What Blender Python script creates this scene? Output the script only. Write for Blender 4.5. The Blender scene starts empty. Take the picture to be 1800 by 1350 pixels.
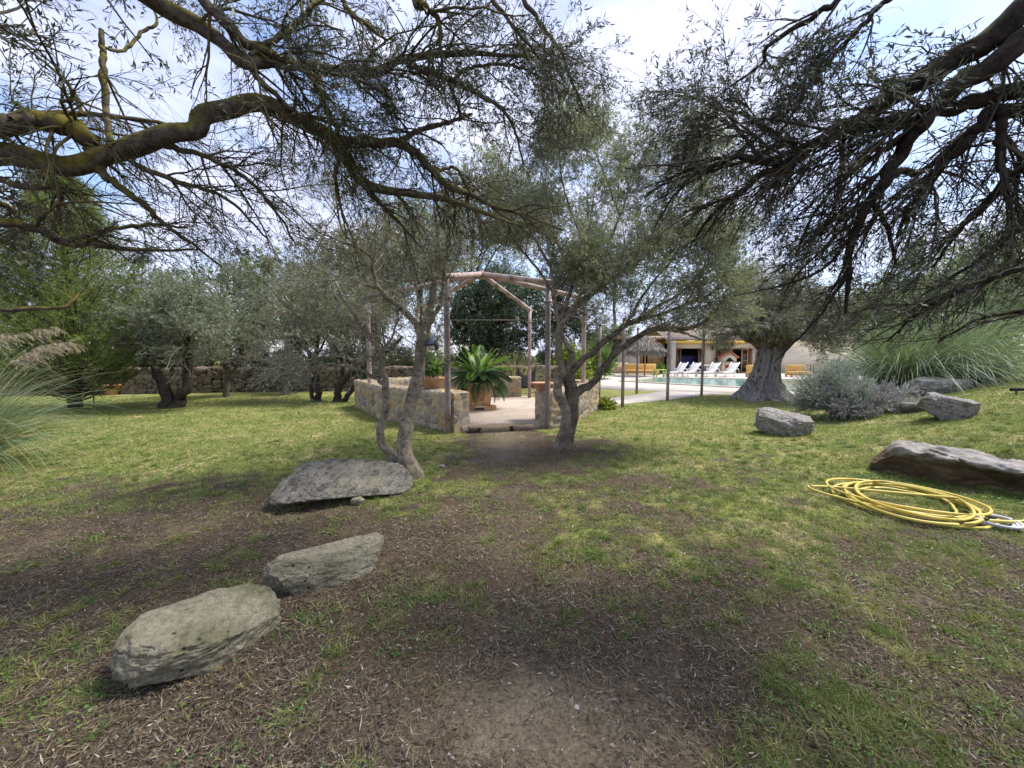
import bpy, math
import numpy as np
from mathutils import Vector
R = math.radians
# ------------------------------------------------------------------ camera, sky, sun
scene = bpy.context.scene
COL = scene.collection
EYE = 1.55; F = 675.0; TILT = R(4.24)
cam = bpy.data.cameras.new("camera"); cam_o = bpy.data.objects.new("camera", cam); COL.objects.link(cam_o)
cam_o.location = (0, 0, EYE); cam_o.rotation_euler = (R(90) - TILT, 0, 0)
cam.sensor_width = 36; cam.lens = 36 * F / 1800; cam.clip_start = .05; cam.clip_end = 2000
scene.camera = cam_o
scene.view_settings.view_transform = 'Standard'; scene.view_settings.look = 'None'
scene.view_settings.gamma = 1; scene.view_settings.exposure = 1.46
SUN_EL, SUN_AZ = R(57), R(74)          # azimuth clockwise from +Y
wd = bpy.data.worlds.new("World"); scene.world = wd; wd.use_nodes = True
nt = wd.node_tree; nt.nodes.clear()
def N(t, ty, **kw):
    n = t.nodes.new(ty)
    for k, v in kw.items(): setattr(n, k, v)
    return n
out = N(nt, 'ShaderNodeOutputWorld'); bg = N(nt, 'ShaderNodeBackground'); bg.inputs[1].default_value = .10
sky = N(nt, 'ShaderNodeTexSky'); sky.sky_type = 'NISHITA'; sky.sun_disc = False
sky.sun_elevation = SUN_EL; sky.sun_rotation = SUN_AZ; sky.air_density = 1.2; sky.dust_density = 1.0; sky.ozone_density = 1.5
tc = N(nt, 'ShaderNodeTexCoord'); mp = N(nt, 'ShaderNodeMapping'); mp.inputs['Scale'].default_value = (1.5, 1.5, 3.2); mp.inputs['Location'].default_value = (.63, .2, .1)
nz = N(nt, 'ShaderNodeTexNoise'); nz.inputs['Scale'].default_value = 1.7; nz.inputs['Detail'].default_value = 7; nz.inputs['Roughness'].default_value = .56
rp = N(nt, 'ShaderNodeValToRGB'); rp.color_ramp.elements[0].position = .36; rp.color_ramp.elements[1].position = .55
nz2 = N(nt, 'ShaderNodeTexNoise'); nz2.inputs['Scale'].default_value = 2.6; nz2.inputs['Detail'].default_value = 6
rp2 = N(nt, 'ShaderNodeValToRGB'); rp2.color_ramp.elements[0].position = .3; rp2.color_ramp.elements[1].position = .7
rp2.color_ramp.elements[0].color = (3.0, 3.3, 4.6, 1); rp2.color_ramp.elements[1].color = (4.35, 4.55, 5.65, 1)
mx = N(nt, 'ShaderNodeMix', data_type='RGBA')
bst = N(nt, 'ShaderNodeMix', data_type='RGBA', blend_type='MULTIPLY'); bst.inputs[0].default_value = 1; bst.inputs[7].default_value = (.85, .88, 1.0, 1)
L = nt.links.new
L(tc.outputs['Generated'], mp.inputs[0]); L(mp.outputs[0], nz.inputs['Vector']); L(nz.outputs['Fac'], rp.inputs[0])
L(mp.outputs[0], nz2.inputs['Vector']); L(nz2.outputs['Fac'], rp2.inputs[0])
L(sky.outputs[0], bst.inputs[6])
L(rp.outputs[0], mx.inputs[0]); L(bst.outputs[2], mx.inputs[6]); L(rp2.outputs[0], mx.inputs[7])
L(mx.outputs[2], bg.inputs[0]); L(bg.outputs[0], out.inputs[0])
sl = bpy.data.lights.new("sun", 'SUN'); sl.energy = 2.2; sl.angle = R(16); sl.color = (1, .95, .86)
so = bpy.data.objects.new("sun", sl); COL.objects.link(so)
sd = Vector((math.sin(SUN_AZ) * math.cos(SUN_EL), math.cos(SUN_AZ) * math.cos(SUN_EL), math.sin(SUN_EL)))
so.rotation_euler = sd.to_track_quat('Z', 'Y').to_euler(); so.location = sd * 60

# ------------------------------------------------------------------ helpers
def sstep(a, b, x):
    t = np.clip((x - a) / (b - a), 0, 1); return t * t * (3 - 2 * t)
def hash3(i, j, k, s=0):
    n = (i * 73856093) ^ (j * 19349663) ^ (k * 83492791) ^ (s * 2654435)
    n = n & 0x7fffffff; n = (n ^ (n >> 13)) * 1274126177 & 0x7fffffff; n = n ^ (n >> 16)
    return (n & 0xffff) / 65535.0
def vnoise(p, s=0):
    p = np.asarray(p, float); f = np.floor(p).astype(np.int64); t = p - f; t = t * t * (3 - 2 * t); r = 0
    for a in (0, 1):
        for b in (0, 1):
            for c in (0, 1):
                w = (t[..., 0] if a else 1 - t[..., 0]) * (t[..., 1] if b else 1 - t[..., 1]) * (t[..., 2] if c else 1 - t[..., 2])
                r = r + w * hash3(f[..., 0] + a, f[..., 1] + b, f[..., 2] + c, s)
    return r
def fbm(p, o=4, s=0):
    p = np.asarray(p, float); r = 0; a = .5; n = 0
    for i in range(o): r = r + a * vnoise(p * 2 ** i + 13.7 * i, s + i); n += a; a *= .5
    return r / n
def fbm2(x, y, sc, o=4, s=0):
    x = np.asarray(x, float); return fbm(np.stack([x * sc, np.asarray(y, float) * sc, np.zeros_like(x) + .37], -1), o, s)
def nrm(v): return v / np.maximum(np.linalg.norm(v, axis=-1, keepdims=True), 1e-9)

def height(x, y):
    x = np.asarray(x, float); y = np.asarray(y, float)
    u = x - .75 * y - .5
    m = .215 * .5 * (u + np.sqrt(u * u + .5)); m = 1.7 * np.tanh(m / 1.7)
    s = ((x - 4.7) + (y - 5.0) * .9) / 1.345
    m = m * sstep(.16, .5, s) * sstep(14.8, 12.3, y)
    b = .03 * (fbm2(x, y, .5, 3, 5) - .5) * sstep(14, 10, y)
    return m + b
def ray(px, py):
    dx = (px - 900) / F; dy = (675 - py) / F; c, s = math.cos(TILT), math.sin(TILT)
    return np.array([dx, c + dy * s, -s + dy * c])
def P(px, py, Y):
    d = ray(px, py); return np.array([0, 0, EYE]) + d * (Y / d[1])
def G(px, py):
    d = ray(px, py); t = .5
    for i in range(4000):
        q = np.array([0, 0, EYE]) + d * t
        if q[2] <= float(height(q[0], q[1])): break
        t *= 1.004
    return q
def gz(x, y): return float(height(x, y))

def link(o, parent=None):
    COL.objects.link(o)
    if parent is not None: o.parent = parent
    return o
def tag(o, label=None, cat=None, group=None, kind=None):
    for k, v in (('label', label), ('category', cat), ('group', group), ('kind', kind)):
        if v: o[k] = v
    return o
def thing(name, label, cat, loc=(0, 0, 0), rz=0, group=None):
    o = bpy.data.objects.new(name, None); o.empty_display_size = .2; COL.objects.link(o)
    o.location = tuple(float(c) for c in loc); o.rotation_euler = (0, 0, rz); return tag(o, label, cat, group)
def mesh_np(name, V, faces, mat, parent=None, fattr=None, vattr=None, smooth=False, bevel=0):
    """faces: list of int arrays (k,n). Vertices are in the parent's local space."""
    me = bpy.data.meshes.new(name); V = np.asarray(V, np.float32).reshape(-1, 3)
    if not isinstance(faces, (list, tuple)): faces = [faces]
    faces = [np.asarray(f, np.int32) for f in faces if len(f)]
    tot = np.concatenate([np.full(len(f), f.shape[1], np.int32) for f in faces])
    idx = np.concatenate([f.ravel() for f in faces])
    me.vertices.add(len(V)); me.vertices.foreach_set('co', V.ravel())
    me.loops.add(len(idx)); me.loops.foreach_set('vertex_index', idx)
    st = np.zeros(len(tot), np.int32); st[1:] = np.cumsum(tot)[:-1]
    me.polygons.add(len(tot)); me.polygons.foreach_set('loop_start', st)
    if smooth: me.polygons.foreach_set('use_smooth', np.ones(len(tot), bool))
    me.update(calc_edges=True)
    for at, dom in ((fattr, 'FACE'), (vattr, 'POINT')):
        for k, v in (at or {}).items():
            a = me.attributes.new(k, 'FLOAT', dom); a.data.foreach_set('value', np.asarray(v, np.float32))
    if mat: me.materials.append(mat)
    o = bpy.data.objects.new(name, me); link(o, parent)
    if bevel:
        m = o.modifiers.new('bevel', 'BEVEL'); m.width = bevel; m.segments = 2; m.limit_method = 'ANGLE'
    return o
class MB:
    def __init__(s): s.V = []; s.F = {}; s.n = 0
    def add(s, V, faces):
        V = np.asarray(V, float).reshape(-1, 3)
        for f in faces: s.F.setdefault(len(f), []).append([i + s.n for i in f])
        s.V.append(V); s.n += len(V); return s
    def addq(s, V, Q):
        V = np.asarray(V, float).reshape(-1, 3); Q = np.asarray(Q)
        s.F.setdefault(Q.shape[1], []).extend((Q + s.n).tolist()); s.V.append(V); s.n += len(V); return s
    def box(s, c, d, rz=0, rx=0, ry=0, taper=1):
        x, y, z = (q / 2 for q in d)
        v = np.array([[a * x * (taper if k < 0 else 1), b * y * (taper if k < 0 else 1), k * z] for k in (-1, 1) for b in (-1, 1) for a in (-1, 1)], float)
        for ax, an in ((0, rx), (1, ry), (2, rz)):
            if an:
                ca, sa = math.cos(an), math.sin(an); i, j = ((1, 2), (2, 0), (0, 1))[ax]
                vi = v[:, i] * ca - v[:, j] * sa; vj = v[:, i] * sa + v[:, j] * ca; v[:, i] = vi; v[:, j] = vj
        return s.add(v + np.array(c), [(0, 2, 3, 1), (4, 5, 7, 6), (0, 1, 5, 4), (2, 6, 7, 3), (0, 4, 6, 2), (1, 3, 7, 5)])
    def tube(s, pts, rad, k=10, cap=True):
        pts = np.asarray(pts, float); rad = np.zeros(len(pts)) + rad
        V, Q = tubes(pts[None], rad[None], k); s.addq(V, Q)
        if cap:
            n = len(pts); b = s.n - n * k
            s.F.setdefault(k, []).append([b + i for i in range(k)][::-1]); s.F[k].append([b + (n - 1) * k + i for i in range(k)])
        return s
    def lathe(s, prof, c=(0, 0, 0), k=24, sq=0):
        """profile of (r, z)"""
        a = np.arange(k) * 2 * math.pi / k; n = len(prof); m = np.ones(k)
        if sq: m = 1 / np.maximum(abs(np.cos(a)), abs(np.sin(a))) * sq + (1 - sq)
        V = np.array([[r * math.cos(t) * mm, r * math.sin(t) * mm, z] for r, z in prof for t, mm in zip(a, m)]) + np.array(c)
        Q = [(i * k + j, i * k + (j + 1) % k, (i + 1) * k + (j + 1) % k, (i + 1) * k + j) for i in range(n - 1) for j in range(k)]
        s.addq(V, Q); b = s.n - n * k
        s.F.setdefault(k, []).append([b + i for i in range(k)][::-1]); s.F[k].append([b + (n - 1) * k + i for i in range(k)])
        return s
    def prism(s, poly, z0, z1):
        n = len(poly); V = [(x, y, z0) for x, y in poly] + [(x, y, z1) for x, y in poly]
        return s.add(V, [tuple(range(n))[::-1], tuple(range(n, 2 * n))] + [(i, (i + 1) % n, n + (i + 1) % n, n + i) for i in range(n)])
    def build(s, name, mat, parent=None, smooth=False, bevel=0):
        return mesh_np(name, np.concatenate(s.V), [np.array(f) for f in s.F.values()], mat, parent, smooth=smooth, bevel=bevel)

def tubes(Pp, Rr, k=5):
    K, n, _ = Pp.shape
    T = np.gradient(Pp, axis=1); T = nrm(T); md = nrm(Pp[:, -1] - Pp[:, 0])
    ref = np.zeros((K, 3)); ref[np.arange(K), np.argmin(abs(md), 1)] = 1
    U = nrm(np.cross(T, ref[:, None])); W = np.cross(T, U)
    a = np.arange(k) * 2 * math.pi / k
    V = Pp[:, :, None] + Rr[:, :, None, None] * (U[:, :, None] * np.cos(a)[:, None] + W[:, :, None] * np.sin(a)[:, None])
    b = (np.arange(K) * n * k)[:, None, None] + (np.arange(n - 1) * k)[:, None]
    j = np.arange(k); j2 = (j + 1) % k
    Q = np.stack([b + j, b + j2, b + k + j2, b + k + j], -1).reshape(-1, 4)
    return V.reshape(-1, 3), Q
def resample(pts, n):
    pts = np.asarray(pts, float); m = len(pts)
    if m == 2: return pts[0] + (pts[1] - pts[0]) * np.linspace(0, 1, n)[:, None]
    e = np.vstack([2 * pts[0] - pts[1], pts, 2 * pts[-1] - pts[-2]])
    t = np.linspace(0, m - 1 - 1e-6, n); i = t.astype(int); f = (t - i)[:, None]
    p0, p1, p2, p3 = e[i], e[i + 1], e[i + 2], e[i + 3]
    return .5 * (2 * p1 + (p2 - p0) * f + (2 * p0 - 5 * p1 + 4 * p2 - p3) * f ** 2 + (3 * p1 - p0 - 3 * p2 + p3) * f ** 3)
def limb(lst, n=26, wob=.012, rng=None):
    """lst of (px, py, depth, width in px): a limb standing at that depth"""
    lst = np.asarray(lst, float)
    pts = resample([P(a, b, c) for a, b, c, d in lst], n)
    r = np.interp(np.linspace(0, len(lst) - 1, n), np.arange(len(lst)), [d * .5 * c / F for a, b, c, d in lst])
    if rng is not None: pts[1:] += rng.normal(0, 1, (n - 1, 3)) * np.minimum(wob, r[1:, None] * .25)
    return pts, r
def spawn(Pp, Rr, per, ln, ang=(35, 65), n=6, wander=.18, g=(0, 0, 0), tr=(.15, 1), rs=.55, rmin=.0015, rng=None, rmax=9, bias=None):
    K, m, _ = Pp.shape; plen = np.linalg.norm(np.diff(Pp, axis=1), axis=2).sum(1)
    cnt = np.maximum(0, rng.poisson(per, K) if np.isscalar(per) else rng.poisson(np.asarray(per)))
    idx = np.repeat(np.arange(K), cnt); k = len(idx)
    t = rng.uniform(tr[0], tr[1], k) * (m - 1.001); i = t.astype(int); f = (t - i)[:, None]
    p0 = Pp[idx, i] * (1 - f) + Pp[idx, i + 1] * f; T = nrm(Pp[idx, i + 1] - Pp[idx, i])
    r0 = np.minimum((Rr[idx, i] * (1 - f[:, 0]) + Rr[idx, i + 1] * f[:, 0]) * rs, rmax)
    q = rng.normal(size=(k, 3)); q = nrm(q - T * (q * T).sum(1, keepdims=True))
    a = np.radians(rng.uniform(ang[0], ang[1], k))[:, None]
    d = nrm(T * np.cos(a) + q * np.sin(a) + (np.asarray(bias) if bias is not None else 0))
    L_ = rng.uniform(ln[0], ln[1], k) * (1 - .35 * t / m)
    out = np.zeros((k, n, 3)); out[:, 0] = p0; gv = np.asarray(g, float)
    for s in range(1, n):
        d = nrm(d + rng.normal(0, wander, (k, 3)) + gv); out[:, s] = out[:, s - 1] + d * (L_ / (n - 1))[:, None]
    rr = np.maximum(r0, rmin)[:, None] * np.linspace(1, .35, n)[None]
    return out, np.maximum(rr, rmin * .6)
def leaves(Pp, per, ll, lw, rng, tr=(.1, 1), ang=(25, 65), hexa=False, droop=0, jit=0):
    K, m, _ = Pp.shape; cnt = rng.poisson(per, K); idx = np.repeat(np.arange(K), cnt); k = len(idx)
    t = rng.uniform(tr[0], tr[1], k) * (m - 1.001); i = t.astype(int); f = (t - i)[:, None]
    p = Pp[idx, i] * (1 - f) + Pp[idx, i + 1] * f; T = nrm(Pp[idx, i + 1] - Pp[idx, i])
    if jit: p = p + rng.normal(0, jit, (k, 3))
    q = rng.normal(size=(k, 3)); q = nrm(q - T * (q * T).sum(1, keepdims=True))
    a = np.radians(rng.uniform(ang[0], ang[1], k))[:, None]; d = nrm(T * np.cos(a) + q * np.sin(a) + np.array([0, 0, -droop]))
    return leaf_quads(p, d, rng.uniform(ll[0], ll[1], k), rng.uniform(lw[0], lw[1], k), rng, hexa)
def leaf_quads(p, d, l, w, rng, hexa=False, side=None):
    k = len(p); s = nrm(np.cross(d, rng.normal(size=(k, 3)) if side is None else side)); nn = np.cross(d, s)
    l = l[:, None]; w = w[:, None] * .5
    if hexa:
        V = np.stack([p, p + d * l * .28 - s * w * .85 + nn * l * .03, p + d * l * .62 - s * w * .8 + nn * l * .04, p + d * l,
                      p + d * l * .62 + s * w * .8 + nn * l * .04, p + d * l * .28 + s * w * .85 + nn * l * .03], 1)
    else:
        V = np.stack([p, p + d * l * .45 - s * w + nn * l * .05, p + d * l, p + d * l * .45 + s * w + nn * l * .05], 1)
    c = V.shape[1]; Q = np.arange(k * c).reshape(k, c)
    return V.reshape(-1, 3), Q, rng.uniform(0, 1, k)
def ribbons(Pp, W, rng, side=None, tip=.15):
    """flat arching blades (K,n,3), width W (K,)"""
    K, n, _ = Pp.shape; T = nrm(np.gradient(Pp, axis=1))
    s = nrm(np.cross(T[:, 0], rng.normal(size=(K, 3)))) if side is None else side
    prof = np.linspace(1, tip, n) ** .8; prof[0] = .7
    V = np.stack([Pp - s[:, None] * (W[:, None] * prof)[..., None] * .5, Pp + s[:, None] * (W[:, None] * prof)[..., None] * .5], 2)
    b = (np.arange(K) * n * 2)[:, None] + np.arange(n - 1) * 2
    Q = np.stack([b, b + 1, b + 3, b + 2], -1).reshape(-1, 4)
    return V.reshape(-1, 3), Q, np.repeat(rng.uniform(0, 1, K), n - 1)

# ------------------------------------------------------------------ materials
def newmat(name):
    m = bpy.data.materials.new(name); m.use_nodes = True; t = m.node_tree; t.nodes.clear()
    o = N(t, 'ShaderNodeOutputMaterial'); b = N(t, 'ShaderNodeBsdfPrincipled'); t.links.new(b.outputs[0], o.inputs[0]); return m, t, b, o
def ramp(t, stops):
    r = N(t, 'ShaderNodeValToRGB'); e = r.color_ramp.elements
    while len(e) < len(stops): e.new(.5)
    for q, (p_, c) in zip(e, stops): q.position = p_; q.color = (c[0], c[1], c[2], 1)
    return r
def mixc(t, fac, a, b, mode='MIX'):
    m = N(t, 'ShaderNodeMix', data_type='RGBA', blend_type=mode)
    for s_, v in ((m.inputs[0], fac), (m.inputs[6], a), (m.inputs[7], b)):
        if hasattr(v, 'is_output') or hasattr(v, 'links'): t.links.new(v, s_)
        elif isinstance(v, (int, float)): s_.default_value = v
        else: s_.default_value = (v[0], v[1], v[2], 1)
    return m.outputs[2]
def noise(t, sc, det=5, rough=.55, vec=None, sq=None):
    if vec is None: vec = N(t, 'ShaderNodeTexCoord').outputs['Object']
    if sq:
        m = N(t, 'ShaderNodeMapping'); m.inputs['Scale'].default_value = sq; t.links.new(vec, m.inputs[0]); vec = m.outputs[0]
    n = N(t, 'ShaderNodeTexNoise'); n.inputs['Scale'].default_value = sc; n.inputs['Detail'].default_value = det; n.inputs['Roughness'].default_value = rough
    t.links.new(vec, n.inputs['Vector']); return n.outputs['Fac']
def bump(t, b, h, strength=.4, dist=.02, prev=None):
    n = N(t, 'ShaderNodeBump'); n.inputs['Strength'].default_value = strength; n.inputs['Distance'].default_value = dist
    t.links.new(h, n.inputs['Height'])
    if prev is not None: t.links.new(prev, n.inputs['Normal'])
    t.links.new(n.outputs[0], b.inputs['Normal']); return n.outputs[0]
def mk(name, c1, c2, sc=6, rough=.8, bs=.3, bsc=40, bd=.01, sq=None, c3=None, sc3=1.5, spec=.3, metal=0):
    m, t, b, o = newmat(name); b.inputs['Roughness'].default_value = rough; b.inputs['Specular IOR Level'].default_value = spec; b.inputs['Metallic'].default_value = metal
    r = ramp(t, [(.35, c1), (.65, c2)]); t.links.new(noise(t, sc, sq=sq), r.inputs[0]); c = r.outputs[0]
    if c3:
        r3 = ramp(t, [(.5, (0, 0, 0)), (.66, (1, 1, 1))]); t.links.new(noise(t, sc3, 6, .65), r3.inputs[0]); c = mixc(t, r3.outputs[0], c, c3)
    t.links.new(c, b.inputs['Base Color'])
    if bs: bump(t, b, noise(t, bsc, 6, .6, sq=sq), bs, bd)
    return m
def attr(t, name):
    a = N(t, 'ShaderNodeAttribute'); a.attribute_name = name; return a.outputs['Fac']
def leafmat(name, cols, back=None, trans=.3, rough=.5, spec=.35):
    m, t, b, o = newmat(name); b.inputs['Roughness'].default_value = rough; b.inputs['Specular IOR Level'].default_value = spec
    r = ramp(t, [(i / max(1, len(cols) - 1), c) for i, c in enumerate(cols)]); t.links.new(attr(t, 'rnd'), r.inputs[0]); c = r.outputs[0]
    if back:
        g = N(t, 'ShaderNodeNewGeometry'); c = mixc(t, g.outputs['Backfacing'], c, back)
    t.links.new(c, b.inputs['Base Color'])
    tr = N(t, 'ShaderNodeBsdfTranslucent'); t.links.new(mixc(t, .6, c, (.3, .4, .06), 'MIX') if trans > .2 else c, tr.inputs[0])
    ms = N(t, 'ShaderNodeMixShader'); ms.inputs[0].default_value = trans
    t.links.new(b.outputs[0], ms.inputs[1]); t.links.new(tr.outputs[0], ms.inputs[2]); t.links.new(ms.outputs[0], o.inputs[0]); return m
def barkmat(name, c1, c2, moss=None, mossamt=.5, sc=9):
    m, t, b, o = newmat(name); b.inputs['Roughness'].default_value = .9; b.inputs['Specular IOR Level'].default_value = .15
    r = ramp(t, [(.36, c1), (.62, c2)]); t.links.new(noise(t, sc, 9, .75), r.inputs[0]); c = r.outputs[0]
    pt_ = ramp(t, [(.52, (1, 1, 1)), (.6, (.5, .47, .44))]); t.links.new(noise(t, sc * 2.6, 6, .7), pt_.inputs[0]); c = mixc(t, 1.0, c, pt_.outputs[0], 'MULTIPLY')
    if moss:
        g = N(t, 'ShaderNodeNewGeometry'); sx = N(t, 'ShaderNodeSeparateXYZ'); t.links.new(g.outputs['Normal'], sx.inputs[0])
        ad = N(t, 'ShaderNodeMath', operation='MULTIPLY_ADD'); ad.inputs[1].default_value = .22; t.links.new(sx.outputs[2], ad.inputs[0]); t.links.new(noise(t, 3.2, 6, .65), ad.inputs[2])
        rr = ramp(t, [(.62 - .2 * mossamt, (0, 0, 0)), (.78 - .2 * mossamt, (1, 1, 1))]); t.links.new(ad.outputs[0], rr.inputs[0])
        mo = ramp(t, [(.35, moss[0]), (.65, moss[1])]); t.links.new(noise(t, 20), mo.inputs[0])
        c = mixc(t, rr.outputs[0], c, mo.outputs[0])
    t.links.new(c, b.inputs['Base Color'])
    n1 = bump(t, b, noise(t, 22, 9, .75), .9, .02); bump(t, b, noise(t, 80, 6, .75), .7, .006, n1)
    return m
M = {}
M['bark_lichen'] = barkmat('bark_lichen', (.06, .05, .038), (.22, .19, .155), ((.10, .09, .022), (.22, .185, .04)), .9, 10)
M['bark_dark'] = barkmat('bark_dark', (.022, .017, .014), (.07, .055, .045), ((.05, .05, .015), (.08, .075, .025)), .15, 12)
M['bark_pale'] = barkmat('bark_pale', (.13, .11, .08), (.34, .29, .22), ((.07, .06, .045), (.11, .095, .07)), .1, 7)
M['bark_mid'] = barkmat('bark_mid', (.07, .058, .044), (.21, .175, .13), None, 0, 7)
M['twig_dark'] = mk('twig_dark', (.04, .032, .022), (.085, .068, .046), 4, .9, 0)
M['twig_moss'] = mk('twig_moss', (.045, .038, .022), (.12, .10, .036), 2.5, .9, 0)
M['twig_grey'] = mk('twig_grey', (.17, .15, .12), (.30, .27, .215), 3, .9, 0)
M['olive_backlit'] = leafmat('olive_leaf_backlit', [(.035, .05, .024), (.065, .088, .038), (.105, .125, .06)], (.17, .185, .14), .2)  # overhead leaves: their backlit darkness is put into the colour
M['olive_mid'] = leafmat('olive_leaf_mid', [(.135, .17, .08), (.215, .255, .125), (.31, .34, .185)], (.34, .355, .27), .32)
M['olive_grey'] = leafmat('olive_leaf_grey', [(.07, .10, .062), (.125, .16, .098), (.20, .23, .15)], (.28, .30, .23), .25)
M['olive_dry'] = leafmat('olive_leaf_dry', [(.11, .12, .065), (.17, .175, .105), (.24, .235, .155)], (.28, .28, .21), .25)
M['carob'] = leafmat('carob_leaf', [(.028, .052, .022), (.05, .088, .038), (.10, .15, .075)], (.10, .135, .08), .12, .35, .5)
M['conifer'] = leafmat('conifer_spray', [(.08, .135, .028), (.145, .205, .045), (.22, .27, .065), (.19, .165, .06)], None, .25)
M['lush'] = leafmat('lush_leaf', [(.05, .13, .02), (.09, .2, .03), (.16, .28, .05)], (.12, .2, .05), .3, .35, .5)
M['croton'] = leafmat('croton_leaf', [(.08, .18, .02), (.2, .28, .03), (.45, .38, .04)], None, .3)
M['cycad'] = leafmat('cycad_leaflet', [(.04, .11, .035), (.07, .165, .05), (.11, .22, .06)], (.09, .14, .06), .15, .3, .55)
M['cycad_new'] = leafmat('cycad_new_leaflet', [(.13, .25, .03), (.20, .34, .045)], None, .25, .35, .5)
M['pampas'] = leafmat('pampas_blade', [(.085, .15, .09), (.145, .225, .135), (.22, .295, .17), (.24, .22, .10), (.30, .25, .14)], None, .25)
M['pampas_right'] = leafmat('pampas_blade_right', [(.09, .16, .11), (.18, .26, .18), (.27, .34, .22), (.32, .31, .13)], None, .25)
M['plume'] = leafmat('pampas_plume', [(.42, .33, .24), (.55, .44, .34), (.66, .56, .46)], None, .35)
M['lavender'] = leafmat('lavender_leaf', [(.20, .27, .18), (.32, .39, .29), (.43, .48, .40)], None, .15)
M['lavender_dry'] = leafmat('lavender_dry', [(.28, .25, .255), (.42, .39, .40), (.54, .51, .52)], None, .1)
M['grass'] = leafmat('grass_blade', [(.075, .125, .03), (.125, .18, .045), (.20, .23, .072), (.32, .29, .12), (.40, .32, .19)], None, .3, .6)
M['litter'] = leafmat('litter', [(.035, .027, .02), (.075, .058, .042), (.135, .108, .08), (.24, .20, .15), (.52, .47, .40)], None, .05, .8)
M['straw'] = leafmat('straw', [(.09, .065, .035), (.19, .14, .08), (.30, .23, .13)], None, .1, .8)
M['weed'] = leafmat('weed_leaf', [(.05, .13, .025), (.09, .17, .03), (.25, .26, .03)], None, .25)
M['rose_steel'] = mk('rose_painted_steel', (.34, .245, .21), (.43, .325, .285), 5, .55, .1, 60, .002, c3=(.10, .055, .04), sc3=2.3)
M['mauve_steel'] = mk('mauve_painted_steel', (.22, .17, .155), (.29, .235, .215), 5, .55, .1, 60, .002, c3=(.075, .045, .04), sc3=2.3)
M['concrete'] = mk('pale_concrete', (.43, .39, .34), (.53, .485, .43), 1.2, .85, .1, 30, .004, c3=(.37, .33, .28), sc3=.7)
M['coping'] = mk('stone_coping', (.44, .37, .30), (.54, .46, .38), 2, .8, .15, 25, .004)
M['gravel'] = mk('pinkish_gravel', (.34, .27, .21), (.56, .47, .39), 45, .9, .7, 60, .02, c3=(.36, .30, .25), sc3=1.2)
M['terracotta'] = mk('terracotta', (.42, .20, .10), (.55, .30, .16), 7, .8, .2, 30, .004, c3=(.48, .36, .24), sc3=4)
M['terracotta_pale'] = mk('terracotta_pale', (.50, .30, .15), (.64, .42, .24), 8, .85, .25, 30, .005, c3=(.34, .19, .09), sc3=5)
M['black_plastic'] = mk('black_plastic', (.012, .012, .014), (.02, .02, .022), 5, .45, 0)
M['panel'] = mk('solar_glass', (.10, .12, .16), (.14, .16, .21), 3, .2, 0, spec=.6)
M['lens'] = mk('lamp_lens', (.6, .6, .58), (.7, .7, .68), 3, .3, 0, spec=.5)
M['black_cloth'] = mk('black_cloth', (.012, .011, .01), (.022, .02, .018), 9, .9, .1)
M['hose'] = mk('yellow_hose', (.54, .42, .07), (.66, .54, .13), 2.5, .45, .05, 40, .002, c3=(.42, .31, .06), sc3=2, spec=.4)
M['hose_grey'] = mk('grey_hose', (.5, .5, .53), (.62, .62, .65), 3, .5, 0)
M['wood'] = mk('brown_wood', (.16, .075, .035), (.25, .125, .06), 4, .6, .15, 20, .004, sq=(1, 1, 6))
M['wood_light'] = mk('honey_wood', (.42, .23, .09), (.52, .31, .13), 4, .6, .1)
M['render'] = mk('cream_render', (.66, .59, .47), (.74, .67, .55), .9, .9, .1, 20, .004)
M['orange_wall'] = mk('ochre_wall', (.55, .32, .14), (.63, .40, .2), 1.2, .9, .1)
M['peach_wall'] = mk('peach_wall', (.6, .42, .27), (.66, .48, .33), 1.2, .9, .1)
M['dark_glass'] = mk('dark_glass', (.012, .014, .018), (.03, .03, .034), 1.3, .08, 0, spec=.6)
M['blue_paint'] = mk('blue_paint', (.04, .11, .32), (.05, .14, .38), 5, .6, 0)
M['screen_blue'] = mk('navy_cloth', (.035, .045, .16), (.05, .06, .2), 3, .9, 0)
M['roof_tile'] = None
M['yellow_paint'] = mk('ochre_yellow_paint', (.65, .42, .07), (.72, .48, .1), 3, .7, .1)
M['white_plastic'] = mk('white_plastic', (.74, .73, .71), (.8, .79, .77), 3, .4, 0, spec=.5)
M['ochre_cloth'] = mk('ochre_cloth', (.60, .37, .12), (.68, .45, .18), 3, .9, .1)
M['lime_paint'] = mk('lime_paint', (.42, .58, .12), (.48, .64, .16), 3, .6, 0)
M['thatch'] = mk('thatch', (.22, .195, .165), (.36, .325, .285), 10, .95, .6, 40, .02, sq=(4, 4, .6))
M['brick'] = mk('oven_brick', (.38, .13, .07), (.48, .19, .10), 8, .85, .2)
M['cream_plaster'] = mk('cream_plaster', (.62, .53, .38), (.68, .6, .46), 6, .8, .1)
M['red_paint'] = mk('red_paint', (.38, .05, .04), (.45, .07, .05), 4, .6, 0)
M['interior_shade'] = mk('interior_shade', (.01, .01, .01), (.02, .02, .02), 4, .9, 0)  # near black for dark interiors: their shade is put into the colour
M['iron'] = mk('dark_iron', (.02, .02, .02), (.04, .038, .036), 6, .6, 0)
M['pebble'] = mk('pebble', (.22, .19, .155), (.36, .32, .27), 9, .85, .2)
M['soil'] = mk('soil', (.05, .035, .025), (.09, .065, .045), 12, .95, .5)
M['dry_thatch'] = leafmat('dry_grass', [(.30, .26, .13), (.45, .40, .22), (.55, .5, .32)], None, .3)
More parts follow.
